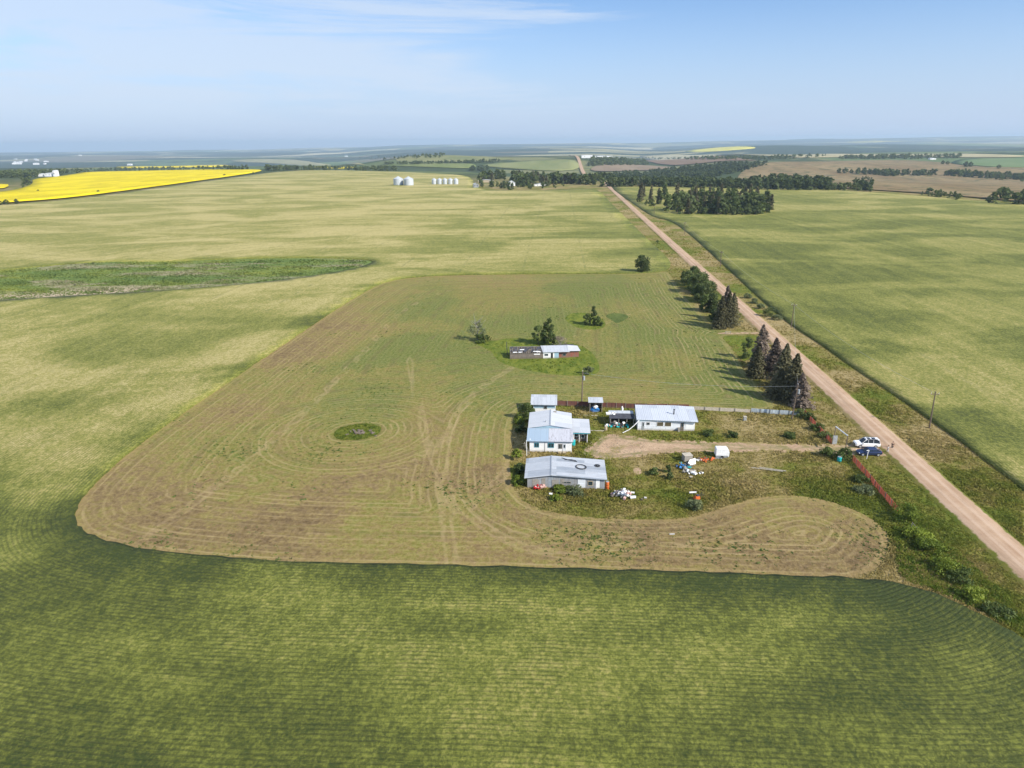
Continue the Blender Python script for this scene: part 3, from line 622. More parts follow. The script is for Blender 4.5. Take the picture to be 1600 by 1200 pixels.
for k, (px, py, h, rx, m_, lab) in enumerate([
    (808, 718, 2.4, 1.1, M_leafl, 'tall weedy bush in the shade left of the white house'), (811, 738, 1.8, 1.2, M_leaf, 'weedy bush left of the grey shed back corner'),
    (808, 757, 1.6, 1.3, M_leafl, 'weedy bush at the near left corner of the grey shed'), (815, 675, 1.6, 1.5, M_leaf, 'leafy bush beside the left wall of the white house'),
    (812, 660, 1.3, 1.5, M_leafl, 'low bright bush left of the house below the round bush'),
    (1022, 742, 1.5, 1.0, M_leaf, 'dark leafy garden clump in the left vegetable bed'), (1044, 738, 1.3, .8, M_leaf, 'narrow leafy garden clump at the top of the right bed'), (1046, 748, 1.3, .8, M_leafd, 'narrow leafy garden clump at the foot of the right bed'),
    (1087, 795, 1.6, 1.6, M_sage, 'grey-green shrub in tall grass below the orange tiller'), (1290, 712, 1.9, 1.6, M_leaf, 'shrub by the driveway left of the teal barrel'),
    (1318, 716, 2.0, 1.9, M_leaf, 'shrub at the driveway end of the red snow fence'), (1264, 655, 1.5, 1.5, M_leaf, 'shrub beside the far red snow fence'),
    (1278, 672, 1.5, 1.6, M_leaf, 'middle shrub along the far red snow fence'), (1290, 684, 1.3, 1.4, M_leafd, 'shrub at the near end of the far red snow fence'),
    (1108, 680, 1.0, 1.5, M_leaf, 'low weed clump right of the long white house'), (1143, 682, 1.0, 1.3, M_leaf, 'low weed clump in the middle of the front lawn'), (1232, 684, 1.1, 1.8, M_leaf, 'wide weed clump on the lawn near the gateway'),
    (1345, 752, 1.1, 1.7, M_leaf, 'shrub on the yard side of the near red snow fence'), (1352, 770, 1.1, 1.9, M_sage, 'grey-green shrub on the yard side of the near red snow fence'), (1249, 650, 1.6, 1.3, M_leafd, 'dark shrub below the white rail fence end'),
    (1201, 495, 3.4, 2.5, M_leafd, 'round dark shrub on the verge right of the gravel road'), (1213, 500, 1.7, 2.0, M_sage, 'grey shrub beside the round dark shrub right of the road'),
    (1168, 466, 2.0, 1.7, M_sage, 'grey ditch shrub, far one right of the road'), (1178, 474, 2.0, 1.8, M_sage, 'grey ditch shrub, middle one right of the road'), (1188, 482, 1.8, 1.8, M_sage, 'grey ditch shrub, near one right of the road'),
    (1415, 812, 3.0, 2.3, M_leafl, 'bright lime shrub at the near end of the red snow fence'), (1432, 845, 2.0, 2.3, M_leafl, 'lime green shrub beside the old grey fence'),
    (1452, 862, 1.7, 2.3, M_leafl, 'lime shrub below the old grey fence'), (1478, 890, 1.6, 2.5, M_leafl, 'lime shrub in the rank verge above the crop corner'), (1500, 905, 1.3, 2.3, M_leaf, 'green shrub low on the verge above the crop corner'),
    (1520, 935, 1.4, 2.2, M_leafl, 'lime shrub on the verge by the crop edge'), (1560, 960, 1.2, 2.0, M_leaf, 'lowest green shrub on the verge near the picture corner'),
    (900, 771, 1.1, 2.0, M_sage, 'grey weed clump in front of the grey shed right end'), (875, 768, .9, 1.8, M_leafl, 'yellowish weed clump in front of the grey shed'), (868, 781, .8, 1.2, M_leafl, 'yellowish weed patch in the grass before the grey shed')]):
    make_tree('bush', lab, 'bush', gp(px, py), decid(h, rx, .1, int(350+420*rx), .16, int(8+6*rx), .4, seed=300+k, cs=.34), m_, trunk_mb(h*.6, .05, seed=k, spread=h*.4, limbs=4))

# --- shared crowns for the tree belts
def lowtree(kind, seed):
    h = 10.
    if kind == 's': return spruce(h, 2.0, 420, .75, seed, .1)
    if kind == 'd': return decid(h, 3.3, .6, 300, .95, 16, .5, seed=seed, cs=.36)
    return decid(h, 2.4, .8, 260, .85, 14, 1.1, seed=seed, cs=.38)
protos = {}
def belt_tree(kind, var, mat_, loc, h, label, group, wide=1.):
    key = (kind, var, mat_.name)
    rz = random.uniform(0, 6.28); sc = (h/10*wide, h/10*wide, h/10)
    if key not in protos:
        nm = {'s': 'spruce_tree', 'd': 'broadleaf_tree', 'p': 'poplar_tree'}[kind]
        t = make_tree(nm, label, 'tree', loc, lowtree(kind, var*7+3), mat_, trunk_mb(8.5, .22, limbs=4, seed=var, spread=2), group=group)
        protos[key] = t; t.rotation_euler.z = rz; t.scale = sc; return t
    t = dup(protos[key], loc, rz, label, sc); t['group'] = group; return t
def belt(poly, n, hs, kinds, label, group, seed, wide=1., mats=None):
    rd = random.Random(seed); P = np.array(poly, float); mn, mx = P.min(0), P.max(0); c = 0; pts = []
    while len(pts) < n:
        q = (rd.uniform(mn[0], mx[0]), rd.uniform(mn[1], mx[1]))
        if inside(np.array([q]), [P])[0]: pts.append(q)
    Wp = G([q[0] for q in pts], [q[1] for q in pts])
    for w in Wp:
        kd = rd.choice(kinds); m_ = M_spruce if kd == 's' else rd.choice(mats or [M_leaf, M_leafd, M_leafd])
        belt_tree(kd, rd.randrange(3), m_, (w[0], w[1], float(T(w[0], w[1]))), rd.uniform(*hs), label, group, wide)
belt([(1035, 330), (1060, 335), (1130, 336), (1190, 335), (1207, 330), (1205, 322), (1170, 318), (1100, 317), (1060, 320)], 58, (11, 16), 'ddps', 'tree in the dense dark grove standing in the field right of the road', 'trees of the grove right of the road', 1, 1.15)
belt([(995, 318), (1060, 326), (1100, 322), (1190, 320), (1190, 312), (1100, 308), (1000, 306)], 42, (13, 17), 'sssp', 'tall pointed tree at the back of the dense grove right of the road', 'tall trees at the back of the grove', 2, 1.)
belt([(990, 316), (1030, 330), (1020, 322), (1000, 312)], 8, (4, 7), 'd', 'low bush at the road end of the dense grove', 'bushes at the road end of the grove', 3)
belt([(745, 294), (800, 297), (880, 294), (880, 291), (800, 292), (750, 290)], 26, (7, 10), 'dp', 'leafy tree in front of the distant farmstead left of the road', 'front trees of the distant farmstead', 4, 1.2)
belt([(750, 286), (800, 285), (930, 289), (932, 284), (860, 280), (760, 279)], 62, (12, 17), 'ddps', 'tall dark tree of the shelterbelt behind the distant farmhouse', 'shelterbelt trees behind the distant farmhouse', 5, 1.2)
belt([(940, 292), (1000, 292.6), (1000, 290.5), (940, 290)], 10, (10, 13), 'dd', 'tree at the bend of the belt where the road dips out of sight', 'trees where the road dips', 6, 1.2)
belt([(735, 269), (775, 269), (770, 266), (735, 266)], 8, (12, 16), 'd', 'rounded tree in the small clump on the hay field behind the farmstead', 'trees of the small clump behind the farmstead', 7, 1.5)
for px, py, h in [(1311, 271, 12), (1320, 271.5, 13), (1330, 271.5, 10), (1509, 261, 14), (1516, 261, 13), (1473, 257, 11), (1480, 257.5, 10), (1560, 264, 10)]:
    belt_tree('d', random.randrange(3), M_leafd, gp(px, py), h, 'dark round tree standing on the brown pasture hill far right', 'lone trees on the pasture hill', 1.5)
belt([(1035, 334), (1120, 337.5), (1195, 336), (1208, 330), (1195, 331), (1100, 333)], 40, (5, 9), 'd', 'low leafy bush along the front foot of the dense grove', 'bushes at the foot of the grove', 21, 1.3)
belt([(800, 290), (860, 291), (930, 291), (932, 286), (860, 283), (800, 284)], 44, (11, 15), 'dds', 'tall dark tree of the shelterbelt behind the distant farmhouse', 'shelterbelt trees behind the distant farmhouse', 25, 1.3)
belt([(1338, 273), (1400, 277), (1462, 275), (1462, 272.5), (1400, 273), (1340, 270)], 62, (10, 14), 'ddp', 'tree of the left wood strip on the brown pasture hill', 'trees of the left wood strip on the pasture', 8, 1.3)
belt([(1472, 275), (1600, 285), (1600, 279), (1480, 271)], 84, (10, 14), 'ddp', 'tree of the right wood strip on the brown pasture hill', 'trees of the right wood strip on the pasture', 9, 1.3)
for px, py, h in [(10, 319, 5), (26, 319, 5.5), (2, 320, 4), (60, 301, 4), (154, 302.5, 4.5), (351, 276, 5), (396, 272.5, 5)]:
    belt_tree('d', random.randrange(3), M_leafd, gp(px, py), h, 'small dark bush at the edge of the yellow canola field', 'bushes round the canola field', 1.5)
for px, py, h in [(38, 289, 13), (44, 289, 12), (36, 294, 7), (48, 288, 10)]:
    belt_tree('d', random.randrange(3), M_leafd, gp(px, py), h, 'tree of the small clump by the track beside the canola', 'trees by the canola track', 1.2)

# --- far woods: single masses
base = [lowtree('d', 501), lowtree('p', 502), lowtree('s', 503), lowtree('d', 504)]
base = [(v[::1], f) for v, f in base]
def wood(regions, name, label, mat_):
    AV, AF = [], []; off = 0
    for ri, (poly, n, hs, wide) in enumerate(regions):
        rg = np.random.default_rng(900+ri+len(name)); P = np.array(poly, float); mn, mx = P.min(0), P.max(0)
        q = rg.uniform(mn, mx, (n*6, 2)); q = q[inside(q, [P])][:n]; Wp = G(q[:, 0], q[:, 1])
        for w in Wp:
            V, F = base[rg.integers(0, 4)]; k = rg.permutation(len(F))[:70]; idx = F[k].ravel()
            h = rg.uniform(*hs)/10; a = rg.uniform(0, 6.28); ca, sa = math.cos(a), math.sin(a)
            v = V[idx]*1.0; c = v.reshape(-1, 4, 3).mean(1).repeat(4, 0); v = c+(v-c)*1.5
            v = v*[h*wide, h*wide, h]; v = np.column_stack([v[:, 0]*ca-v[:, 1]*sa+w[0], v[:, 0]*sa+v[:, 1]*ca+w[1], v[:, 2]+float(T(*w))])
            AV.append(v); AF.append(np.arange(len(v)).reshape(-1, 4)+off); off += len(v)
    tag(mesh_np(name, np.vstack(AV), np.vstack(AF), mat_), label, 'wood', None, 'stuff')
wood([([(955, 291), (1180, 296), (1180, 290), (1050, 286), (935, 284)], 250, (8, 12), 1.3), ([(1168, 297), (1297, 298), (1297, 292), (1240, 284), (1175, 287)], 170, (10, 14), 1.3),
      ([(925, 284), (1000, 280), (1100, 281), (1160, 268), (1200, 258), (1150, 257), (1060, 265), (960, 275)], 420, (10, 14), 1.4),
      ([(1340, 300), (1365, 300), (1365, 294), (1335, 290)], 16, (7, 11), 1.3), ([(1330, 290), (1366, 288), (1366, 280), (1340, 278)], 16, (5, 8), 1.4)],
     'wood', 'dark belts of trees in the valley beyond the right hand field', M_leafd)
wood([([(1300, 297), (1360, 300), (1360, 294), (1300, 292)], 40, (5, 8), 1.5), ([(1440, 305), (1500, 314), (1500, 308), (1450, 300)], 34, (3, 7), 1.4), ([(1542, 318), (1600, 321), (1700, 328), (1700, 318), (1600, 310), (1545, 311)], 60, (7, 12), 1.4)],
     'scrub', 'scrubby trees along the far edge of the right hand field', M_leafd)
wood([([(415, 267), (520, 266), (620, 268), (620, 265.5), (520, 263.5), (415, 264.5)], 190, (9, 13), 1.4), ([(0, 279), (50, 278), (90, 273), (200, 268), (400, 266), (400, 264.5), (200, 265.5), (90, 269), (0, 268)], 330, (9, 13), 1.5)],
     'shelterbelt', 'dark shelterbelt of trees along the back of the yellow and pale fields', M_leafd)
wood([([(920, 260), (1015, 259), (1005, 251), (925, 249)], 260, (10, 15), 1.7), ([(600, 259), (690, 257), (780, 254), (780, 252), (690, 255), (600, 257)], 120, (8, 12), 1.6), ([(1000, 250), (1180, 251), (1290, 246), (1290, 244), (1180, 247), (1000, 247)], 180, (9, 13), 2.),
      ([(560, 247), (600, 250), (690, 247), (700, 241), (600, 242)], 90, (8, 12), 2.), ([(1310, 249), (1420, 249), (1500, 247), (1500, 244), (1400, 244), (1310, 246)], 150, (9, 13), 2.)],
     'distant_wood', 'distant wooded strips between the far fields', M_leafd)

M_lushb = mat('lush_blades', lambda n, b: n.mix(n.ss(n.noise(n.pos(), .6, 4, .7), .35, .65), (.10, .16, .02), (.26, .28, .05)), rough=.75, trans=.45)
# --- rough grass: tufts
def scatter(name, n, box, keep, hmin, hmax, material, label, wdt=.45, blades=3, kind='stuff', z=0., cat=None):
    q = RNG.uniform([box[0], box[1]], [box[2], box[3]], (n, 2)); P = G(q[:, 0], q[:, 1]); P = P[keep(P, q)]
    m_ = len(P); h = RNG.uniform(hmin, hmax, m_)*(.6+.8*np.abs(np.sin(P[:, 0]*.13)*np.cos(P[:, 1]*.17)))
    Vs = []
    for b in range(blades):
        a = RNG.uniform(0, 6.28, m_); s = wdt*RNG.uniform(.5, 1.1, m_)*h/hmax; lx = RNG.normal(size=m_)*.3*h; ly = RNG.normal(size=m_)*.3*h
        c, si = np.cos(a)*s, np.sin(a)*s; ox, oy = RNG.normal(size=m_)*.18, RNG.normal(size=m_)*.18
        zt = T(P[:, 0], P[:, 1])+z
        Vs.append(np.stack([np.column_stack([P[:, 0]+ox-c, P[:, 1]+oy-si, zt-.02]), np.column_stack([P[:, 0]+ox+c, P[:, 1]+oy+si, zt-.02]), np.column_stack([P[:, 0]+ox+lx, P[:, 1]+oy+ly, zt+h])], 1))
    V = np.stack(Vs, 1).reshape(-1, 3); F = np.arange(len(V)).reshape(-1, 3)
    return tag(mesh_np(name, V, F, material), label, cat, None, kind)

def notin(P, loops): 
    k = np.ones(len(P), bool)
    for L in loops: k &= ~inside(P, [L])
    return k
roadP = np.array([road_pt(-220, -2.75), road_pt(-220, 2.75), road_pt(700, 2.75), road_pt(700, -2.75)])
yardP = wl([(797, 760), (797, 640), (830, 628), (1262, 640), (1340, 700), (1400, 715), (1400, 830), (1300, 800), (1200, 815), (900, 815), (820, 800)], 0)
def keep_grass(P, q):
    ok = notin(P, [wC, wM, wR, roadP, wT, wS]); dd = inside(P, [wD]); e = sdist(P, [wD]); ok &= ~(dd & (e > RNG.uniform(0, 1.3, len(P))))
    return ok
scatter('tall_grass', 200000, (780, 430, 1600, 1180), lambda P, q: keep_grass(P, q), .07, .30, M_tuft, 'long rough grass of the farmyard and the road verges')
scatter('verge_grass', 26000, (940, 296, 1300, 440), lambda P, q: keep_grass(P, q), .12, .4, M_tuft, 'rough grass of the far road verges', wdt=.5)
scatter('mound_grass', 9000, (510, 480, 960, 692), lambda P, q: inside(P, [wEll]) | inside(P, [wMnd]) | inside(P, [wRuin]), .08, .30, M_lushb, 'uncut grass round the ruined shed, the mound and the small oval patch')
scatter('marsh_reeds', 22000, (0, 400, 590, 470), lambda P, q: inside(P, [wMa]) & (sdist(P, [wMa]) > 2), .2, .6, M_reed, 'reeds and sedge of the dry marsh', wdt=.8)
scatter('patch_grass', 4200, (515, 660, 600, 692), lambda P, q: inside(P, [wEll]), .06, .22, M_lushb, 'bright green weeds of the small oval patch in the mown field')
scatter('verge_weeds', 16000, (1390, 780, 1600, 1010), lambda P, q: inside(P, [wVer]) & notin(P, [wC]), .12, .42, M_lushb, 'lush weeds of the wide verge between the crop corner and the gravel road')
_wn = lambda P: np.sin(P[:, 0]*.11+1.3*np.sin(P[:, 1]*.07))+np.sin(P[:, 1]*.13+P[:, 0]*.05)+RNG.normal(size=len(P))*.8
scatter('field_weeds', 34000, (120, 430, 1390, 900), lambda P, q: inside(P, [wM]) & notin(P, [wEll, wMnd, wRuin]) & (_wn(P)+1.2*sm(20, 60, P[:, 0]+.0*P[:, 1])*sm(130, 150, P[:, 1]) > .8), .07, .18, M_weed, 'small green weeds sprouting on the mown field', wdt=.34, blades=4)

# ---------------------------------------------------------------- building materials
def metal_fn(base, dark, axis=0, rib=.3, band=1.7, amt=.8, streak=0.):
    def fn(n, b):
        p = n.objco(); sp = n.a('ShaderNodeSeparateXYZ', {'Vector': p}, out=None)
        X, Y, Z = sp.outputs; u, v = (X, Y) if axis == 0 else (Y, X)
        cell = n.a('ShaderNodeCombineXYZ', {'X': n.m('FLOOR', n.m('DIVIDE', u, band)), 'Y': n.m('FLOOR', n.m('DIVIDE', v, 5.3)), 'Z': 0.})
        r = n.a('ShaderNodeTexWhiteNoise', {'Vector': cell}); ns = n.noise(n.map(p, (1, 1, 1)), .8, 5, .65)
        f = n.m('ADD', n.m('MULTIPLY', n.ss(r, .35, .8), .6), n.m('MULTIPLY', ns, .45))
        c = n.mix(n.m('MULTIPLY', f, amt), base, dark)
        if streak:
            st = n.noise(n.map(p, (3, .35, 1) if axis == 0 else (.35, 3, 1)), 1.2, 5, .8)
            c = n.mix(n.ss(st, .5, .66, 0, streak), c, (.12, .085, .07))
        seam = n.m('ABSOLUTE', n.m('SUBTRACT', n.m('FRACT', n.m('DIVIDE', u, band)), .5))
        c = n.mix(n.ss(seam, .47, .5, 0, .35), c, (.12, .12, .13))
        b.inputs['Roughness'].default_value = .5; b.inputs['Metallic'].default_value = .08
        h = n.m('SINE', n.m('MULTIPLY', u, 2*math.pi/rib))
        return c, n.bump(h, .35, .03)
    return fn
M_roofA = mat('galvanised_roof', metal_fn((.56, .59, .63), (.27, .31, .36), 1, .3, 1.15, 1., .3))
M_roofB = mat('white_metal_roof', metal_fn((.62, .64, .67), (.48, .51, .55), 1, .45, 2.4, .9, .12))
M_roofBf = mat('bluish_metal_roof', metal_fn((.36, .46, .56), (.28, .37, .47), 0, .25, 1.2, .5))
M_roofBr = mat('streaked_metal_roof', metal_fn((.56, .57, .62), (.40, .41, .46), 0, .25, 1.2, .6, .6))
M_roofC = mat('grey_metal_roof', metal_fn((.56, .59, .63), (.40, .43, .47), 0, .3, 1., .9, .2))
M_roofE = mat('pale_metal_roof', metal_fn((.58, .62, .68), (.42, .46, .53), 0, .4, 1.6, .9, .15))
def wall_fn(a, b2, dirt, amt=.5, board=.0, vert=True):
    def fn(n, b):
        p = n.objco(); sp = n.a('ShaderNodeSeparateXYZ', {'Vector': p}, out=None)
        ns = n.noise(p, 1.1, 6, .7); st = n.noise(n.map(p, (2.5, 2.5, .5)), 1.5, 5, .7)
        c = n.mix(n.ss(ns, .35, .7), a, b2); low = n.ss(n.m('ADD', sp.outputs[2], n.m('MULTIPLY', ns, -.6)), -.3, .35)
        c = n.mix(n.m('MULTIPLY', n.ss(st, .5, .7), amt), c, dirt)
        c = n.mix(n.m('MULTIPLY', n.m('SUBTRACT', 1., low), .6), c, (.20, .16, .11))
        if board:
            k = n.m('DIVIDE', n.m('ADD', sp.outputs[0], sp.outputs[1]) if vert else sp.outputs[2], board); fr = n.m('ABSOLUTE', n.m('SUBTRACT', n.m('FRACT', k), .5))
            c = n.mix(n.ss(fr, .42, .5, 0, .6), c, tuple(x*.35 for x in a))
            r = n.a('ShaderNodeTexWhiteNoise', {'Vector': n.a('ShaderNodeCombineXYZ', {'X': n.m('FLOOR', k), 'Y': 0., 'Z': 0.})})
            c = n.mix(n.m('MULTIPLY', r, .55), c, dirt)
        return c
    return fn
M_white = mat('white_paint', wall_fn((.86, .86, .86), (.80, .81, .83), (.55, .55, .54), .25), rough=.6)
M_whiteE = mat('flaking_white_paint', wall_fn((.84, .87, .92), (.72, .78, .86), (.45, .45, .46), .5, .25, False), rough=.7)
M_blue = mat('pale_blue_paint', wall_fn((.34, .50, .60), (.28, .42, .52), (.4, .45, .48), .3), rough=.6)
M_boards = mat('weathered_boards', wall_fn((.36, .40, .44), (.22, .25, .29), (.24, .20, .17), .7, .95), rough=.85)
M_boardsd = mat('bare_old_boards', wall_fn((.17, .145, .125), (.25, .21, .18), (.09, .075, .065), .6, .25, False), rough=.9)
M_redb = mat('faded_red_paint', wall_fn((.30, .07, .05), (.28, .14, .10), (.20, .14, .11), .9, .25), rough=.85)
M_redf = mat('dark_red_fence_boards', wall_fn((.16, .06, .045), (.22, .09, .07), (.08, .05, .05), .6, 1.9), rough=.9)
M_dark = mat('dark_interior', col=(.03, .028, .028)); M_char = mat('tarpaper_shade_black', wall_fn((.075, .08, .10), (.05, .05, .06), (.02, .02, .02), .5), rough=.85)
M_tan = mat('plywood', wall_fn((.50, .42, .30), (.42, .35, .25), (.3, .25, .2), .4), rough=.85)
M_glass = mat('window_glass', col=(.03, .05, .06), rough=.12, spec=.6); M_teal = mat('teal_trim', col=(.06, .30, .38), rough=.5)
M_bluet = mat('blue_tarp', wall_fn((.02, .22, .55), (.02, .12, .38), (.01, .06, .2), .5), rough=.45); M_wplas = mat('white_plastic', col=(.82, .84, .86), rough=.4)
M_rust = mat('orange_rusty_steel', col=(.55, .13, .03), rough=.6); M_black = mat('black_rubber', col=(.025, .025, .027), rough=.7)
M_concr = mat('concrete', col=(.45, .41, .34)); M_steel = mat('grey_steel', col=(.42, .45, .48), rough=.4, metal=.3)
M_pipe = mat('white_pipe', col=(.75, .76, .76), rough=.5); M_cyan = mat('teal_plastic', col=(.02, .38, .40), rough=.4)
M_pinkr = mat('pinkish_debris', col=(.55, .35, .32)); M_yel = mat('yellow_plastic', col=(.75, .55, .05), rough=.5)
def win(parent, x0, x1, z0, z1, y=0., fm=None, bars=1, name='window'):
    b = MB(); t = .09
    b.box(x0-t, x1+t, y-.06, y-.003, z0-t, z0); b.box(x0-t, x1+t, y-.06, y-.003, z1, z1+t); b.box(x0-t, x0, y-.06, y-.003, z0, z1); b.box(x1, x1+t, y-.06, y-.003, z0, z1)
    for k in range(bars): xm = x0+(x1-x0)*(k+1)/(bars+1); b.box(xm-.03, xm+.03, y-.05, y-.003, z0, z1)
    f = b.build(name, fm or M_teal, parent); MB().box(x0, x1, y-.03, y+.02, z0, z1).build('pane', M_glass, f); return f
def door(parent, x0, x1, z1, y, m_, dark=None):
    d = MB().box(x0, x1, y-.07, y-.004, .08, z1).build('door', m_, parent)
    MB().box(x1-.2, x1-.12, y-.13, y-.072, .95, 1.1).build('handle', M_steel, d)
    if dark: MB().box(x0+.15, x1-.15, y-.085, y-.072, z1*.55, z1-.2).build('pane', M_glass, d)
    return d
B = lambda name, label, cat, px, py, rz=-RD: thing(name, label, cat, (*G1(px, py), 0), rz)

# A: long low shed at the front
A = B('grey_shed', 'long low weathered grey board shed with hoses and cable rings on its metal roof', 'shed', 824, 762)
w, D = 14.1, 7.6
b = MB(); b.prism([(0, 0), (w, 0), (w, 2.15), (4.3, 2.72), (0, 2.15)], 'y', 0, .12).prism([(0, 0), (w, 0), (w, 2.15), (4.3, 2.72), (0, 2.15)], 'y', D-.12, D)
b.box(0, .12, .12, D-.12, 0, 2.13); b.box(w-.12, w, .12, D-.12, 0, 2.13); b.build('wall', M_boards, A)
rf = MB().slab([(-.55, -.35, 2.13), (4.3, -.35, 2.84), (4.3, D+.3, 2.84), (-.55, D+.3, 2.13)], .07).slab([(4.32, -.35, 2.84), (w+.4, -.35, 2.16), (w+.4, D+.3, 2.16), (4.32, D+.3, 2.84)], .07).build('roof', M_roofA, A)
MB().box(4.2, 4.42, -.37, D+.32, 2.845, 2.90).build('ridge_cap', M_steel, rf)
for x in (.9, 4.5): MB().box(x, x+1.2, -.05, -.003, .1, 1.75).build('door', M_greyw, A)
MB().box(9.2, 10.6, -.05, -.003, .1, 1.95).build('door', M_whiteE, A)
win(A, 11.1, 11.9, .8, 1.6, 0, M_tan, 0); win(A, 6.4, 7.9, 1.15, 1.4, 0, M_greyw, 1)
for x, m_ in ((2.6, M_greyw), (12.5, M_white), (6.05, M_greyw)): MB().box(x, x+.7, -.03, -.003, .1, 2.0).build('patch_panel', m_, A)
zr = lambda x: 2.84-(x-4.32)*.0677+.06
def hose(label, cx, cy, r, turns, t=.05):
    o = MB(); 
    for k in range(turns): o.ring((cx, cy, zr(cx)+.05+k*.05), r-k*.12, t)
    h = thing('hose_coil', label, 'hose', A.matrix_basis @ Vector((cx, cy, 0)), -RD)
    q = MB(); q.v = [(v[0]-cx, v[1]-cy, v[2]-(v[0]-cx)*.0677) for v in o.v]; q.f = o.f; q.build('coil', M_black, h); return h
A_M = Matrix.Translation(A.location) @ Matrix.Rotation(-RD, 4, 'Z'); A.matrix_basis = A_M
hose('large black hose ring lying on the grey shed roof', 9.9, 3.9, 1.0, 2); hose('small black hose coil near the right end of the grey shed roof', 13.0, 5.0, .5, 3)
p = MB().path([A_M @ Vector(c) for c in [(6.3, 7.1, zr(6.3)+.05), (7.6, 6.4, zr(7.6)+.06), (9.2, 6.0, zr(9.2)+.05)]], .06); p.path([A_M @ Vector(c) for c in [(6.8, 6.3, zr(6.8)+.1), (8.2, 6.6, zr(8.2)+.1), (9.0, 6.2, zr(9)+.1)]], .05)
tag(p.build('cable_bundle', M_black), 'dark loose cable bundle at the back of the grey shed roof', 'cable')
def at(px, py): v = G1(px, py); return Vector((v.x, v.y, 0))
def drum(label, px, py, m_, h=.9, r=.3):
    t = thing('drum', label, 'barrel', at(px, py)); b = MB(); n = 14
    rings = [[(math.cos(2*math.pi*i/n)*q, math.sin(2*math.pi*i/n)*q, z) for i in range(n)] for z, q in ((0, r*.96), (h*.05, r), (h*.33, r), (h*.35, r*1.05), (h*.37, r), (h*.66, r), (h*.68, r*1.05), (h*.7, r), (h*.95, r), (h, r*.95))]
    b.loft(rings).build('barrel_body', m_, t, True); MB().tube((0, 0, h), (0, 0, h+.03), r*.85, n=12).build('lid', M_steel, t); return t
drum('rusty orange drum at the right front corner of the grey shed', 948.5, 764, M_rust, 1.5, .35)
drum('teal barrel standing in the weeds by the driveway fence', 1311, 721, M_cyan, 1.0, .42)
drum('upright teal drum between the white house and its porch', 896, 697, M_cyan, 1.5, .38)

# B: white and blue house
Bh = B('white_house', 'white house with blue gable and a lower porch wing, behind the grey shed', 'house', 826, 706)
b = MB(); b.box(.2, 8.8, 0, .15, 0, 2.56).box(.2, .35, .15, 13.2, 0, 2.7).box(8.65, 8.8, .15, 13.2, 0, 2.7).box(.35, 8.65, 13.05, 13.2, 0, 3.)
b.build('wall', M_white, Bh)
MB().box(.19, 8.81, -.03, -.002, 2.25, 2.55).build('fascia', M_blue, Bh); MB().prism([(.35, 3.0), (8.65, 3.0), (8.65, 3.15), (4.3, 3.75), (.35, 3.15)], 'y', 5.15, 5.3).build('gable', M_blue, Bh)
MB().slab([(-.4, -.35, 2.58), (4.05, -.35, 2.58), (4.05, 4.9, 3.22), (-.4, 4.9, 3.22)], .08).build('front_roof', M_roofBf, Bh)['label'] = 'bluish left half of the front roof'
MB().slab([(4.07, -.35, 2.6), (9.1, -.35, 2.6), (9.1, 4.9, 3.24), (4.07, 4.9, 3.24)], .08).build('front_roof', M_roofBr, Bh)['label'] = 'streaky grey right half of the front roof'
rf = MB().slab([(-.35, 5.0, 3.22), (4.3, 5.0, 3.95), (4.3, 13.7, 3.95), (-.35, 13.7, 3.22)], .08).slab([(4.31, 5.0, 3.95), (8.95, 5.0, 3.22), (8.95, 13.7, 3.22), (4.31, 13.7, 3.95)], .08).build('roof', M_roofB, Bh)
MB().box(4.2, 4.42, 4.98, 13.72, 3.96, 4.0).build('ridge_cap', M_steel, rf); MB().tube((3.4, 7, 3.7), (3.4, 7, 4.15), .12, n=8).build('vent', M_steel, rf); MB().box(5.0, 5.6, 12.5, 12.9, 3.8, 4.0).build('roof_hatch', M_greyw, rf)
win(Bh, 1.25, 2.05, 1.15, 2.0); win(Bh, 4.0, 5.1, 1.15, 2.0, 0, M_teal, 1)
win(Bh, 6.15, 6.75, .95, 1.85, 0, M_greyw, 1); door(Bh, 7.0, 7.65, 2.0, 0, M_whiteE, True); MB().box(3.28, 3.36, -.05, -.035, 0, 2.3).build('downpipe', M_greyw, Bh)
MB().box(6.0, 6.7, -.75, -.1, 0, .28).box(6.95, 7.65, -.75, -.1, 0, .3).build('step', M_tan, Bh)
# porch wing
b = MB(); b.box(9.2, 9.35, 4.9, 11.5, 0, 2.5).box(12.1, 12.25, 4.9, 11.5, 0, 2.45).box(9.35, 12.1, 11.35, 11.5, 0, 2.5).box(9.35, 12.1, 5.6, 5.72, 0, 2.4).build('porch_wall', M_boardsd, Bh)
MB().slab([(8.98, 4.3, 2.72), (12.75, 4.3, 2.62), (12.75, 11.8, 2.62), (8.98, 11.8, 2.72)], .09).build('porch_roof', M_roofB, Bh)
for x in (9.25, 10.4, 12.05): MB().box(x, x+.12, 4.6, 4.72, 0, 2.55).build('porch_post', M_white, Bh)
win(Bh, 10.9, 11.5, .9, 1.6, 5.6, M_white, 0); win(Bh, 9.5, 10.2, 1.2, 1.8, 5.6, M_white, 0)
MB().box(9.0, 12.6, 4.32, 4.36, 2.35, 2.52).build('porch_fascia', M_teal, Bh)
tag(MB().tube(at(823, 712), at(822.5, 712)+Vector((0, 0, 3.4)), .07).build('white_post', M_pipe), 'tall white post by the left front corner of the white house', 'post')
lad = thing('ladder', 'grey wooden ladder propped against the left end of the white house', 'ladder', at(829, 711))
for s in (0, .4): MB().box(s, s+.06, 0, .07, 0, 0).build('rail', M_greyw, lad) if False else MB().tube((-s, 0, 0), (-1.2-s*.2, .9, 2.5), .035).build('rail', M_greyw, lad)
b = MB()
for k in range(1, 8): t = k/8; b.tube((-1.2*t, .9*t, 2.5*t), (-.4-1.28*t+.0, .9*t, 2.5*t), .025)
b.build('rungs', M_greyw, lad)

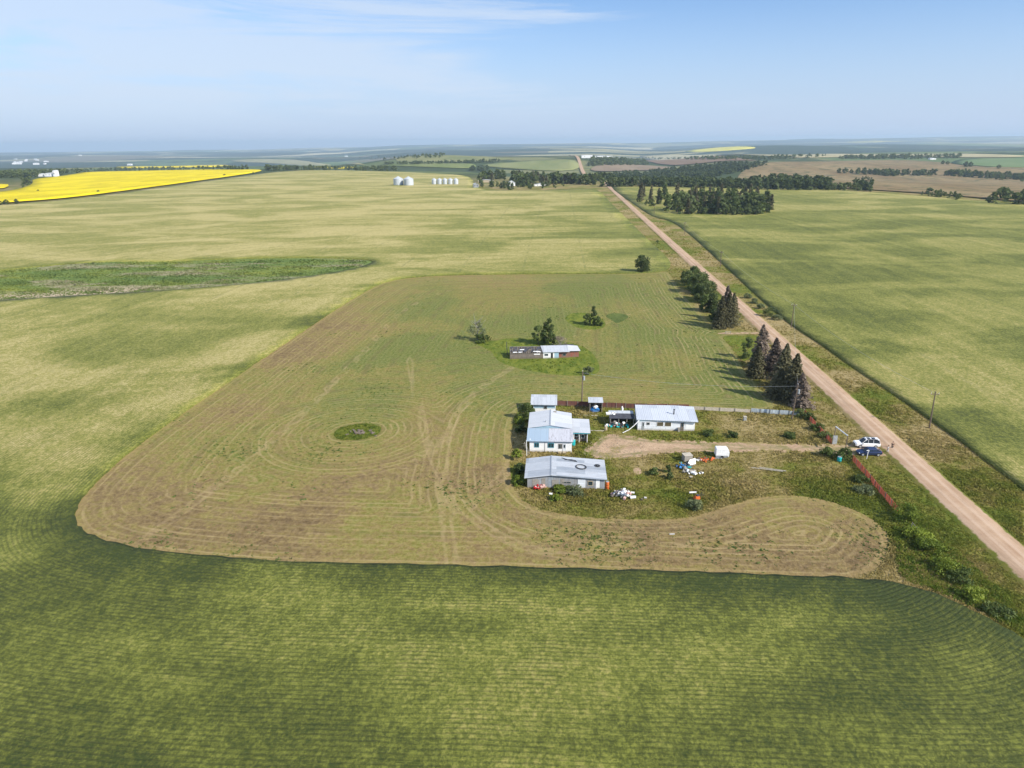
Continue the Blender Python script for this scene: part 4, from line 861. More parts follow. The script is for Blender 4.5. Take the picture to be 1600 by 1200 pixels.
# C: small blue and white shed
C_ = B('small_shed', 'small white shed with pale blue upper wall behind the white house', 'shed', 833, 652)
MB().box(0, 5.2, 1.9, 2.02, 0, 1.5).build('lower_wall', M_white, C_); MB().prism([(1.9, 1.5), (6.3, 1.5), (6.3, 3.05), (1.9, 2.5)], 'x', 0, .12).prism([(1.9, 0), (6.3, 0), (6.3, 3.05), (1.9, 2.5)], 'x', 5.08, 5.2).box(.12, 5.08, 6.18, 6.3, 0, 3.0).box(0, .12, 2.03, 6.3, 0, 1.49).build('side_wall', M_white, C_)
MB().box(.13, 5.07, 1.905, 2.02, 1.51, 2.48).build('upper_wall', M_blue, C_)
MB().slab([(-.7, 1.45, 2.58), (5.5, 1.45, 2.58), (5.5, 6.6, 3.2), (-.7, 6.6, 3.2)], .09).build('roof', M_roofC, C_); win(C_, 2.5, 3.1, 1.45, 2.0, 1.9, M_greyw, 0)

# D: open shelter with tarps
D_ = B('open_shelter', 'small open-fronted shelter with blue tarp and white bag under a grey metal roof', 'shelter', 921, 645)
for x in (.05, 2.85):
    for y in (.35, 2.75): MB().box(x, x+.12, y, y+.12, 0, 2.42 if y < 1 else 2.7).build('post', M_greyw, D_)
MB().box(.17, 2.85, 2.8, 2.87, .1, 2.55).box(.06, .12, .5, 2.74, .1, 2.3).box(2.9, 2.96, .5, 2.74, .1, 2.3).build('wall', M_boardsd, D_)
MB().slab([(-.3, .15, 2.55), (3.15, .15, 2.55), (3.15, 3.0, 2.82), (-.3, 3.0, 2.82)], .08).build('roof', M_roofC, D_)
DM = Matrix.Translation(D_.location) @ Matrix.Rotation(-RD, 4, 'Z')
t = tag(MB().blob(DM @ Vector((1.3, .9, .5)), 1.15, .7, .8, 3, 9, 6, .22).build('blue_tarp', M_bluet), 'bright blue tarp bundled in the open shelter', 'tarp')
tag(MB().blob(DM @ Vector((1.35, .55, 1.35)), .55, .4, .42, 4, 8, 6, .3).build('white_bag', M_wplas), 'white plastic bag on top of the blue tarp bundle', 'bag')

# E: long white house on the right
E = B('long_white_house', 'long low white house with pale metal roof, dark window pair and stovepipe', 'house', 996, 672)
w, D = 12.3, 6.4
MB().box(0, w, 0, .14, 0, 2.42).prism([(.14, 0), (D, 0), (D, 3.1), (.14, 2.42)], 'x', 0, .14).prism([(.14, 0), (D, 0), (D, 3.1), (.14, 2.42)], 'x', w-.14, w).box(.14, w-.14, D-.14, D, 0, 3.1).build('wall', M_whiteE, E)
rf = MB().slab([(-.3, -.1, 2.56), (8.8, -.5, 2.53), (8.8, 6.9, 3.3), (0, 6.95, 3.3)], .09).slab([(8.82, -.5, 2.54), (12.9, -.65, 2.46), (13.1, 6.5, 3.2), (8.82, 6.9, 3.31)], .09).build('roof', M_roofE, E)
MB().tube((8.1, 2.6, 2.7), (8.1, 2.6, 3.95), .13, n=10).tube((8.1, 2.6, 3.95), (8.1, 2.6, 4.05), .2, n=10).build('stovepipe', M_black, rf)
MB().box(0.0, w, -.02, -.003, 2.12, 2.4).build('fascia', M_blue, E)
M_brn = mat('brown_curtain_glass', col=(.11, .095, .06), rough=.2, spec=.5)
for x in (4.15, 5.85): f = win(E, x, x+1.35, 1.05, 2.0, 0, M_white, 0); f.children[0].data.materials[0] = M_brn; f.children[0].data.materials[0] = M_brn
win(E, 2.0, 2.5, 1.35, 1.8, 0, M_greyw, 0); door(E, .95, 1.45, 1.95, 0, M_steel, True); door(E, 9.3, 10.0, 1.95, 0, M_boardsd, True)
MB().box(8.7, 9.1, -.6, -.1, .0, .9).build('step_rail', M_greyw, E); MB().box(-.02, w+.02, -.05, -.02, 0, .18).build('foundation', M_concr, E)
MB().box(10.3, w+.03, -.035, -.004, .3, 2.1).build('siding_patch', M_blue if False else M_white, E)

# F: flat lean-to annex with clutter
F_ = B('lean_to', 'flat lean-to shed with shade-coloured dark roof, full of clutter left of the long white house', 'shed', 953, 668)
MB().box(.1, 5.4, 4.5, 4.6, 0, 1.95).box(.1, .2, 1.0, 4.5, 0, 1.85).box(.2, 2.2, 1.0, 1.1, 0, .9).build('wall', M_boardsd, F_)
MB().slab([(-.1, .8, 1.9), (5.45, .8, 1.9), (5.45, 3.4, 2.05), (-.1, 3.4, 2.05)], .07).build('roof', M_char, F_); MB().slab([(-.1, 3.42, 2.09), (5.45, 3.42, 2.09), (5.45, 4.8, 2.2), (-.1, 4.8, 2.2)], .07).build('back_roof', M_roofC, F_)  # front roof near-black: the long house's cast shadow put into its colour
for x in (.1, 1.9, 3.7, 5.2): MB().box(x, x+.12, .85, .97, 0, 1.84).build('post', M_greyw, F_)
FM = Matrix.Translation(F_.location) @ Matrix.Rotation(-RD, 4, 'Z'); rd = random.Random(5)
def clutter(name, label, cat, M, items, mats, sx, sy, sz, x0=0, y0=0, z0=0):
    t = thing(name, label, cat, (M @ Vector((x0, y0, z0)))); by = {}
    for k in range(items):
        m_ = rd.choice(mats); b = by.setdefault(m_.name, (MB(), m_))[0]
        x, y = rd.gauss(0, sx), rd.gauss(0, sy); z = abs(rd.gauss(0, sz))*max(0, 1-(x/sx/2.5)**2)
        Mx = Matrix.Translation((x, y, z+.12)) @ Matrix.Rotation(rd.uniform(0, 3), 4, 'Z') @ Matrix.Rotation(rd.uniform(-.5, .5), 4, 'X')
        a, c, e = rd.uniform(.12, .5), rd.uniform(.1, .35), rd.uniform(.03, .2)
        if rd.random() < .5: b.box(-a, a, -c, c, -e, e, Mx)
        else: b.blob((x, y, z+.15), a*.8, c, e+.1, k, 6, 4, .35)
    for m_n, (b, m_) in by.items(): b.build('debris', m_, t)['label'] = 'loose %s pieces' % m_n.replace('_', ' ')
    return t
clutter('clutter_pile', 'jumbled boards, cans and white oddments at the front of the lean-to', 'junk', FM, 34, [M_greyw, M_wplas, M_char, M_pinkr, M_boardsd, M_cyan], 1.3, .5, .5, 1.5, .3)
clutter('clutter_pile', 'pale oddments lying on the left end of the lean-to roof', 'junk', FM, 7, [M_wplas, M_greyw, M_tan], .6, .25, .1, .8, 2.9, 2.0)
pp = MB().path([Matrix.Translation(E.location) @ Matrix.Rotation(-RD, 4, 'Z') @ Vector(c) for c in [(.2, -.35, 2.5), (-.9, -1.0, 1.5), (-2.0, -1.5, .7), (-3.4, -1.9, .1)]], .09, 8)
tag(pp.build('fallen_gutter', M_pipe), 'white gutter pipe hanging from the left corner of the long house roof', 'gutter')
tag(MB().tube(at(946.5, 672), at(946.5, 672)+Vector((0, 0, .9)), .35, .3, 10).build('tan_bin', M_tan), 'tan bin standing left of the cluttered lean-to', 'bin')
tag(MB().blob(at(972, 646)+Vector((0, 0, .9)), .25, .25, 1.0, 3).build('white_sack', M_wplas), 'white sack-like thing behind the lean-to by the red fence', 'sack')

# G: ruined shed
Gs = B('ruined_shed', 'long ruined shed, left roof stripped to black rafters, right part metal roofed with red end', 'shed', 797, 561, R(1.6))
L1 = 9.7
MB().box(0, L1, 0, .12, 0, 1.75).box(0, .12, .12, 4.4, 0, 1.9).box(.12, 20.3, 4.3, 4.42, 0, 2.4).build('board_wall', M_boardsd, Gs)
b = MB(); rd = random.Random(8)
for k in range(17): x = .2+k*.57; b.tube((x, -.3, 1.83), (x+rd.uniform(-.3, .3), 4.5+rd.uniform(-.8, .1), 2.5-rd.uniform(0, .4)), .06)
b.box(0, L1, 4.2, 4.3, 2.42, 2.52).box(0, L1, 2.2, 2.3, 2.1, 2.17).build('rafters', M_greyw, Gs)
b = MB()
for k in range(34):
    x = rd.uniform(0, 9.0); y = rd.uniform(0, 3.0); s = rd.uniform(.5, 1.3); b.slab([(x, y, 1.96+y*.15), (x+.5, y, 1.96+y*.15), (x+.5+rd.uniform(-.3, .3), y+s, 1.98+(y+s)*.15), (x+rd.uniform(-.3, .3), y+s, 1.98+(y+s)*.15)], .03)
b.build('roof_boards', M_char, Gs)
b = MB()
for k in range(8):
    x = rd.uniform(.3, 8.6); y = rd.choice([-.2, .2, 1.5, 2.6]); b.slab([(x, y, 2.03+y*.15), (x+rd.uniform(.2, 1.6), y+.1, 2.03+y*.15), (x+rd.uniform(.2, 1.4), y+.5, 2.1+y*.15), (x, y+.5, 2.1+y*.15)], .02)
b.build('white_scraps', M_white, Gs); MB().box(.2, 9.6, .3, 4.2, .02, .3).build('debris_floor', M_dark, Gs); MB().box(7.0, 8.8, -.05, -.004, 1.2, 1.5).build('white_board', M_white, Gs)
MB().box(L1+.02, 13.0, 0, .12, 0, 1.9).build('white_wall', M_white, Gs); MB().box(13.02, 14.3, 0, .12, 0, 1.9).build('blue_wall', M_blue, Gs); MB().box(14.32, 17.4, .5, .62, 0, 1.9).build('dark_red_wall', M_redb, Gs)
MB().box(17.42, 20.2, .9, 1.02, 0, 1.95).box(20.2, 20.32, .9, 4.3, 0, 2.0).build('red_wall', M_redb, Gs)
MB().slab([(L1-.1, -.35, 2.0), (17.5, -.2, 2.0), (17.3, 4.6, 2.6), (L1-.5, 4.6, 2.6)], .08).build('roof', M_roofC, Gs); MB().slab([(17.1, .4, 2.08), (20.7, .5, 2.05), (20.3, 4.4, 2.45), (17.2, 4.55, 2.66)], .08).build('end_roof', M_roofB, Gs)
win(Gs, 10.1, 11.2, .8, 1.4, 0, M_white, 0); win(Gs, 15.6, 16.4, .6, 1.2, .5, M_greyw, 0); MB().box(12.0, 12.6, -.05, -.004, .1, 1.7).build('door', M_dark, Gs)
MB().tube((-.7, 4.2, 0), (-.9, 4.4, 4.0), .12, .08).build('corner_post', M_char, Gs)
MB().slab([(11.5, 4.9, 1.6), (20.2, 4.9, 1.6), (19.2, 6.4, 2.4), (12.5, 6.4, 2.2)], .08).build('collapsed_back_roof', M_char, Gs); b = MB()
for k in range(9): b.tube((12+k*.9, 5.2, 0), (12.2+k*.85, 6.2, 2.1), .05)
b.build('back_studs', M_greyw, Gs)

# ---------------------------------------------------------------- fences
def fence_line(name, label, pts, h, m_, post=2.4, mk='boards', pm=None, gap=.0, th=.04, z0=.05):
    P3 = [at(*q) for q in pts]; t = thing(name, label, 'fence', P3[0]); o = P3[0]; rd = random.Random(len(label))
    for a, b_ in zip(P3, P3[1:]):
        L = (b_-a).length; d = (b_-a).normalized(); nr = Vector((-d.y, d.x, 0)); n = max(1, round(L/post))
        for k in range(n):
            p0 = a-o+d*(L*k/n); p1 = a-o+d*(L*(k+1)/n); b = MB()
            if mk == 'slats':
                m = int((p1-p0).length/.13)
                for i in range(m):
                    c = p0.lerp(p1, (i+.5)/m); q = rd.uniform(-.06, .06); e = d*.04; b.hexa([c-e-nr*.012, c+e-nr*.012, c+e+nr*.012, c-e+nr*.012]+[v+Vector((0, 0, h+q))+nr*rd.uniform(-.05, .05) for v in (c-e-nr*.012, c+e-nr*.012, c+e+nr*.012, c-e+nr*.012)])
                b.tube(p0+Vector((0, 0, h*.3)), p1+Vector((0, 0, h*.3)), .012, n=4); b.tube(p0+Vector((0, 0, h*.8)), p1+Vector((0, 0, h*.8)), .012, n=4)
            elif mk == 'rails':
                for zz in (.35, .75, 1.): b.hexa([p0+Vector((0, 0, h*zz-.09))-nr*.02, p1+Vector((0, 0, h*zz-.09))-nr*.02, p1+Vector((0, 0, h*zz-.09))+nr*.02, p0+Vector((0, 0, h*zz-.09))+nr*.02]+[v+Vector((0, 0, h*zz)) for v in (p0-nr*.02, p1-nr*.02, p1+nr*.02, p0+nr*.02)])
            else:
                hh = h*rd.uniform(.94, 1.02); b.hexa([v+Vector((0, 0, z0)) for v in (p0-nr*th/2, p1-nr*th/2, p1+nr*th/2, p0+nr*th/2)]+[v+Vector((0, 0, hh)) for v in (p0-nr*th/2, p1-nr*th/2, p1+nr*th/2, p0+nr*th/2)])
            b.build('panel', m_ if not callable(m_) else m_(k), t)
            MB().tube(p0-nr*.08, p0-nr*.08+Vector((0, 0, h+.12)), .05, n=6).build('post', pm or M_greyw, t)
    return t
M_snow = mat('red_stained_slats', col=(.50, .13, .08), rough=.85); M_pale = mat('pale_planks', col=(.52, .46, .38), rough=.85); M_bluew = mat('white_blue_slats', wall_fn((.55, .62, .68), (.38, .46, .52), (.2, .24, .26), .5, .9), rough=.7)
fence_line('board_fence', 'dark red-brown board fence behind the sheds and the long white house', [(870, 634), (919, 635.5), (992, 638.5), (1076, 640)], 1.3, M_redf)
fence_line('plank_fence', 'low pale plank fence right of the long white house', [(1078, 640), (1172, 645)], .9, M_pale, 3.5)
fence_line('rail_fence', 'white and blue-grey slatted fence ending at the spruces and pole', [(1173, 645), (1248, 650)], 1.15, M_bluew, 2.2)
fence_line('snow_fence', 'far run of red snow fence between the rail fence and the gateway', [(1257, 648), (1275, 668), (1299, 694)], 1.1, M_snow, 2.2, 'slats')
fence_line('snow_fence', 'near run of red snow fence between the driveway and the lime shrubs', [(1331, 719), (1352, 743), (1374, 770), (1402, 802)], 1.25, M_snow, 2.2, 'slats')
fence_line('old_rail_fence', 'old grey leaning rail fence among the lime shrubs', [(1424, 828), (1437, 843), (1447, 858)], 1.3, M_greyw, 1.6, 'rails')
# concrete curb walls in the yard
tag(MB().tube(at(890, 648), at(935, 650), .14, n=4).build('garden_kerb', M_concr), 'thin pale concrete kerb running from the white house to the open shelter', 'kerb'); tag(MB().tube(at(922, 673), at(944, 673.5), .14, n=4).build('garden_kerb', M_concr), 'short pale kerb between the porch wing and the tan bin', 'kerb')
# gateway
gt = thing('gateway', 'tall gateway of two thin posts joined by a white beam over the driveway mouth', 'gateway', at(1302, 691)); d = at(1320, 708)-at(1302, 691)
MB().tube((0, 0, 0), (0, 0, 3.6), .09).build('gatepost', M_rust if False else M_pole, gt); MB().tube(d, d+Vector((0, 0, 3.9)), .09).build('gatepost', M_pole, gt)
MB().tube(Vector((0, 0, 3.55)), d+Vector((0, 0, 3.85)), .13, n=8).build('crossbeam', M_pipe, gt)
tag(MB().box(-.45, .45, -.12, .12, 0, 1.9, Matrix.Translation(at(1301, 692.5)+Vector((.1, -.5, 0)))).box(-.3, .3, -.14, -.122, .9, 1.5, Matrix.Translation(at(1301, 692.5)+Vector((.1, -.5, 0)))).build('meter_box', M_steel), 'grey metal box standing at the foot of the left gatepost', 'metal box')
mp = thing('marker_post', 'short white post with a bent top in the grass beside the dark blue car', 'post', at(1354, 717)); MB().path([(0, 0, 0), (.05, 0, 1.5), (.2, 0, 1.75), (.1, 0, 1.9), (-.25, 0, 1.8)], .08, 6).build('post_body', M_pipe, mp)

# ---------------------------------------------------------------- utility poles
def pole(label, px, py, h, lean=(0, 0), arm=True, tf=False):
    v = G1(px, py); t = thing('utility_pole', label, 'pole', (v.x, v.y, float(T(v.x, v.y))), -RD); x, y = lean
    MB().tube((0, 0, -.3), (x, y, h), .17, .11, 8).build('pole_shaft', M_pole, t)
    if arm: MB().box(x-.9, x+.9, y-.06, y+.06, h-.7, h-.55).build('crossarm', M_pole, t)
    for s in ((-.8, .8) if arm else (0,)): MB().tube((x+s, y, h-.55 if arm else h), (x+s, y, h-.3 if arm else h+.22), .05).build('insulator', M_wplas, t)
    if tf: MB().tube((x+.35, y, h-2.2), (x+.35, y, h-1.2), .25, n=10).build('transformer', M_steel, t)
    return Vector((v.x+x, v.y+y, h-.4+float(T(v.x, v.y))))
pC = pole('utility pole with light standing behind the open shelter', 909, 633, 8.6, (0, 0), False, True)
pY = pole('tall utility pole beside the white slatted fence and nearest spruces', 1237, 655, 8.4, (.35, 0), False, True)
pR = pole('nearest utility pole right of the gravel road', 1452, 669, 8.6, (-.3, 0))
p3 = pole('utility pole right of the road opposite the spruces', 1236, 511, 8.2, (.1, 0)); p4 = pole('utility pole right of the road opposite the poplar clump', 1125, 418, 8.2)
p5 = pole('distant utility pole in the verge, first one beyond the lone tree', 1069, 367, 8.5); pole('most distant utility pole near the dense grove', 1022, 336, 8.5)
def wire(label, a, b_, sag=.8, r=.02):
    pts = [a.lerp(b_, k/14)-Vector((0, 0, 4*sag*(k/14)*(1-k/14))) for k in range(15)]
    tag(MB().path(pts, r, 4).build('power_line', M_steel), label, 'wire')
wire('overhead wire from the yard pole to the pole behind the shelter', pY, pC, 1.2); wire('overhead wire crossing the road from the yard pole to the pole opposite the spruces', pY, p3, 1.2)
wire('overhead wire between the nearest pole and the pole opposite the spruces', pR, p3, 1.5); wire('overhead wire between the poles opposite the spruces and the poplar clump', p3, p4, 1.5); wire('overhead wire between the two distant verge poles', p4, p5, 1.5)

# ---------------------------------------------------------------- vehicles
def car(name, label, loc, rz, paint, suv):
    t = thing(name, label, 'car', loc, rz); Lh = 2.45 if suv else 2.35; W2 = .95 if suv else .9; zb = .32 if suv else .25; zs = 1.08 if suv else .92; zt = 1.82 if suv else 1.46
    def ring(x, w, z0, z1, c=.12): return [(x, -w+c, z0), (x, -w, z0+c), (x, -w, z1-c), (x, -w+c, z1), (x, w-c, z1), (x, w, z1-c), (x, w, z0+c), (x, w-c, z0)]
    if suv: st = [(-2.45, .84, .45, 1.0), (-2.38, .93, .36, 1.08), (-1.6, .95, zb, 1.12), (0, .96, zb, 1.12), (.95, .95, zb, 1.10), (1.2, .94, zb, 1.08), (2.2, .90, zb+.03, 1.0), (2.42, .80, .42, .86)]
    else: st = [(-2.3, .76, .45, .85), (-2.2, .86, .34, .98), (-1.5, .9, zb, .98), (0, .92, zb, .95), (.95, .9, zb, .93), (1.3, .89, zb, .88), (2.1, .84, zb+.03, .74), (2.36, .7, .38, .6)]
    bd = MB().loft([ring(*q) for q in st]).build('body', paint, t, False)
    if suv: gs = [(-2.36, .74, .80, 1.05), (-2.2, .80, 1.0, 1.78), (-1.6, .80, 1.0, zt), (.1, .80, 1.0, zt), (.55, .78, 1.0, 1.72), (1.25, .80, .98, 1.10)]
    else: gs = [(-2.05, .7, .8, 1.0), (-1.35, .68, .9, 1.36), (-.7, .70, .9, zt), (.0, .70, .9, zt), (.45, .68, .9, 1.36), (1.25, .74, .86, .94)]
    def gr(x, w, z0, z1): return [(x, -w-.08, z0), (x, -w+.02, (z0+z1)/2), (x, -w+.1, z1-.04), (x, -w+.2, z1), (x, w-.2, z1), (x, w-.1, z1-.04), (x, w-.02, (z0+z1)/2), (x, w+.08, z0)]
    MB().loft([gr(*q) for q in gs]).build('windows', M_carglass, t)
    x0, x1, zr_ = (-2.15, .35, zt) if suv else (-1.1, .3, zt-.02)
    rf = MB().hexa([(x0-.1, -.72, zr_-.12), (x1+.2, -.70, zr_-.14), (x1+.2, .70, zr_-.14), (x0-.1, .72, zr_-.12), (x0, -.60, zr_+.04), (x1, -.60, zr_+.04), (x1, .60, zr_+.04), (x0, .60, zr_+.04)]).build('roof_panel', paint, t)
    if suv: 
        MB().box(-1.5, -.75, -.4, .4, zr_+.042, zr_+.055).build('sunroof', M_carglass, rf); MB().box(-.5, .15, -.4, .4, zr_+.042, zr_+.055).build('sunroof', M_carglass, rf)
        for s in (-1, 1): MB().box(-1.8, .2, s*.64-.03, s*.64+.03, zr_-.02, zr_+.1).build('roof_rail', M_black, t)
    b = MB()
    for s in (-1, 1):
        for px_, pz in (((-2.3, 1.05, -2.15, 1.75), (-1.0, 1.05, -1.0, 1.76), (.05, 1.05, .0, 1.78), (1.25, 1.05, .5, 1.74)) if suv else ((-2.0, .95, -1.3, 1.36), (-.4, .92, -.45, 1.42), (1.25, .92, .45, 1.38))) and [((q[0], q[1]), (q[2], q[3])) for q in (((-2.3, 1.05, -2.15, 1.75), (-1.0, 1.05, -1.0, 1.76), (.05, 1.05, .0, 1.78), (1.25, 1.05, .5, 1.74)) if suv else ((-2.0, .95, -1.3, 1.36), (-.4, .92, -.45, 1.42), (1.25, .92, .45, 1.38)))]:
            b.tube((px_[0], s*(.86 if suv else .78), px_[1]), (pz[0], s*(.70 if suv else .6), pz[1]), .045, n=5)
    b.build('pillars', paint, t)
    for x in (-1.5, 1.5):
        for s in (-1, 1):
            q = .37 if suv else .34; wh = MB().tube((x, s*(W2-.2), q), (x, s*(W2+.015), q), q, n=18).build('wheel', M_black, t); MB().tube((x, s*(W2+.016), q), (x, s*(W2+.03), q), q*.62, n=12).build('rim', M_steel, wh)
    for s in (-1, 1):
        x, z = (2.36, .84) if suv else (2.2, .62); MB().box(x-.12, x+.05, s*.66-.16, s*.66+.16, z-.08, z+.06).build('headlight', M_wplas, t)
        x, z = (-2.42, .95) if suv else (-2.26, .82); MB().box(x-.03, x+.1, s*.72-.1, s*.72+.1, z-.12, z+.1).build('taillight', M_tail, t)
        MB().box(.95, 1.1, s*(W2+.1)-.09, s*(W2+.1)+.09, 1.0 if suv else .92, 1.16 if suv else 1.06).build('mirror', paint, t)
    MB().box(2.3 if not suv else 2.38, 2.4 if not suv else 2.46, -.5, .5, .48, .72 if suv else .55).build('grille', M_black, t); return t
M_carglass = mat('car_glass', col=(.012, .016, .022), rough=.08, spec=.7); M_tail = mat('red_lens', col=(.4, .02, .02), rough=.3)
M_carw = mat('white_car_paint', lambda n, b: [.82, .83, .84, 1], rough=.25, spec=.5); M_carb = mat('navy_car_paint', lambda n, b: [.035, .055, .13, 1], rough=.22, metal=.4, spec=.6)
car('parked_suv', 'white boxy SUV with dark sunroof panels parked facing the farmyard', (*at(1353, 698).xy, .06), math.pi-RD-.03, M_carw, True)
car('parked_car', 'dark blue hatchback parked beside the white SUV on the driveway mouth', (*at(1357, 710.5).xy, .06), math.pi-RD, M_carb, False)
# camper shell
cs = thing('camper_shell', 'white rounded camper shell standing on the grass beside the driveway', 'camper shell', at(1118.5, 716), -RD)
pf = [(0, .35), (2.3, .35), (2.35, 1.3), (2.2, 1.75), (1.9, 1.95), (.1, 1.95), (0, 1.8)]
MB().prism([(p_[0]*1.1, p_[1]) for p_ in pf], 'y', 0, 1.7).build('shell', M_wplas, cs); MB().box(.1, 2.4, -.03, -.003, .38, .62).build('skirt', M_steel, cs)
MB().box(.1, 2.3, .1, 1.6, 0, .34).build('frame', M_steel, cs); MB().box(-.9, 1.2, -.25, -.1, .05, .18).build('drawbar', M_steel, cs)
for s in (-.12, 1.62): MB().tube((1.2, s, .3), (1.2, s+.16, .3), .3, n=14).build('wheel', M_black, cs)
# junk
I4 = lambda px, py: Matrix.Translation(at(px, py))
cart = thing('junk_cabinet', 'grey box cabinet leaning over white sheets beside the dark junk', 'cabinet', at(1076, 722), R(12)); MB().box(-.9, .8, 0, 1.3, .1, 1.35).build('box', M_greyw, cart); MB().slab([(-.95, -.1, 1.40), (.85, -.1, 1.36), (.85, 1.4, 1.42), (-.95, 1.4, 1.46)], .04).build('lid', M_concr, cart)
tag(MB().slab([at(1073, 730)+Vector((0, 0, .3)), at(1087, 727)+Vector((0, 0, .35)), at(1086, 722)+Vector((0, 0, .9)), at(1077, 725)+Vector((0, 0, .9))], .1).build('leaning_sheet', M_white), 'white panel leaning at the foot of the grey cabinet', 'panel')
tag(MB().box(-.55, .55, -.2, .2, 0, .3, I4(1092, 720)).build('white_tub', M_wplas), 'small white tub lying right of the grey cabinet', 'tub')
clutter('junk_heap', 'blue and dark junk heap trailing left of the grey cabinet', 'junk', I4(1070, 732), 30, [M_bluet, M_char, M_greyw, M_cyan, M_boardsd], .7, .8, .4)
clutter('junk_heap', 'pale rubble and boards trailing below the blue junk heap', 'junk', I4(1081, 740), 26, [M_concr, M_wplas, M_greyw, M_char], 1.0, .45, .25)
clutter('rubbish_pile', 'big pile of white and black rubbish bags in the grass right of the grey shed', 'rubbish', I4(974, 775), 75, [M_wplas, M_wplas, M_white, M_char, M_pinkr, M_wplas, M_greyw, M_boardsd], 1.0, .55, .5)
clutter('rubbish_pile', 'small white and red scraps against the front of the grey shed', 'rubbish', I4(843, 763), 18, [M_wplas, M_pinkr, M_tail], .6, .25, .3)
clutter('brush_pile', 'grey brush and stone pile in the middle of the small oval grass patch', 'brush pile', I4(562, 677), 30, [M_bark, M_boardsd, M_boardsd], 1.3, .7, .1)
clutter('rusty_scrap', 'rusty orange scrap steel strewn between the tub and camper shell', 'scrap', I4(1104, 719), 26, [M_rust, M_boardsd, M_rust], 1.5, .3, .05)
tl = thing('garden_tiller', 'orange garden tiller with dark engine standing in tall grass', 'tiller', at(1089, 782), R(20), None)
MB().hexa([(-.6, -.3, .35), (.5, -.3, .3), (.5, .3, .3), (-.6, .3, .35), (-.4, -.22, .95), (.4, -.22, .85), (.4, .22, .85), (-.4, .22, .95)]).build('hood', M_rust, tl); MB().box(-.15, .3, -.2, .2, .92, 1.15).build('engine', M_char, tl)
for s in (-.42, .34): MB().tube((-.2, s, .35), (-.2, s+.1, .35), .34, n=12).build('wheel', M_rust, tl)
for s in (-.2, .2): MB().tube((.4, s, .8), (1.2, s*1.3, 1.2), .03).build('handlebar', M_char, tl)
tag(MB().slab([at(1077, 773)+Vector((0, 0, .35)), at(1088, 772.5)+Vector((0, 0, .35)), at(1088, 770.5)+Vector((0, 0, .38)), at(1077, 771)+Vector((0, 0, .38))], .05).build('white_board', M_white), 'white board lying above the orange tiller', 'board')
for a, c, l in (((1174, 733), (1223, 739), 'long pale plank lying in the grass below the driveway'), ((1186, 732.5), (1228, 738.5), 'second long plank crossing the first one below the driveway')):
    tag(MB().tube(at(*a)+Vector((0, 0, .35)), at(*c)+Vector((0, 0, .35)), .09, n=4).build('plank', M_concr), l, 'plank')
tag(MB().box(-.3, .3, -.3, .3, 0, .25, I4(860.5, 773)).build('white_bucket', M_wplas), 'tiny white bucket in the grass before the grey shed', 'bucket')
tag(MB().slab([at(1046, 836)+Vector((0, 0, .12)), at(1054, 836)+Vector((0, 0, .12)), at(1054, 834.5)+Vector((0, 0, .14)), at(1046, 834.8)+Vector((0, 0, .14))], .05).build('white_scrap', M_white), 'small white scrap lying on the mown strip', 'scrap')
wt = thing('well_box', 'small grey vented box standing on the front lawn', 'box', at(1163.5, 657)); MB().box(-.3, .3, -.3, .3, 0, .9).build('box', M_steel, wt); MB().box(-.36, .36, -.36, .36, .902, 1.0).build('lid', M_concr, wt)
gb = thing('track_gate', 'pale gate panel lying across the end of the field track', 'gate', at(1133, 522)); MB().box(0, 1.8, -.05, .05, .3, .4).box(0, 1.8, -.05, .05, .8, .9).build('rail', M_concr, gb)
for x in (0, 1.7): MB().box(x, x+.1, -.06, .06, 0, 1.).build('post', M_greyw, gb)
# clods and stones of the bare yard
q = RNG.uniform([900, 676], [1010, 718], (1500, 2)); P = G(q[:, 0], q[:, 1]); P = P[inside(P, [wD])][:650]
b = MB()
for k, (x, y) in enumerate(P): s = random.uniform(.04, .13); b.blob((x, y, .05+s*.3), s, s*.8, s*.6, k, 5, 3, .3)
tag(b.build('stones', M_tan), 'pale stones and clods scattered over the bare yard', 'stones', None, 'stuff')

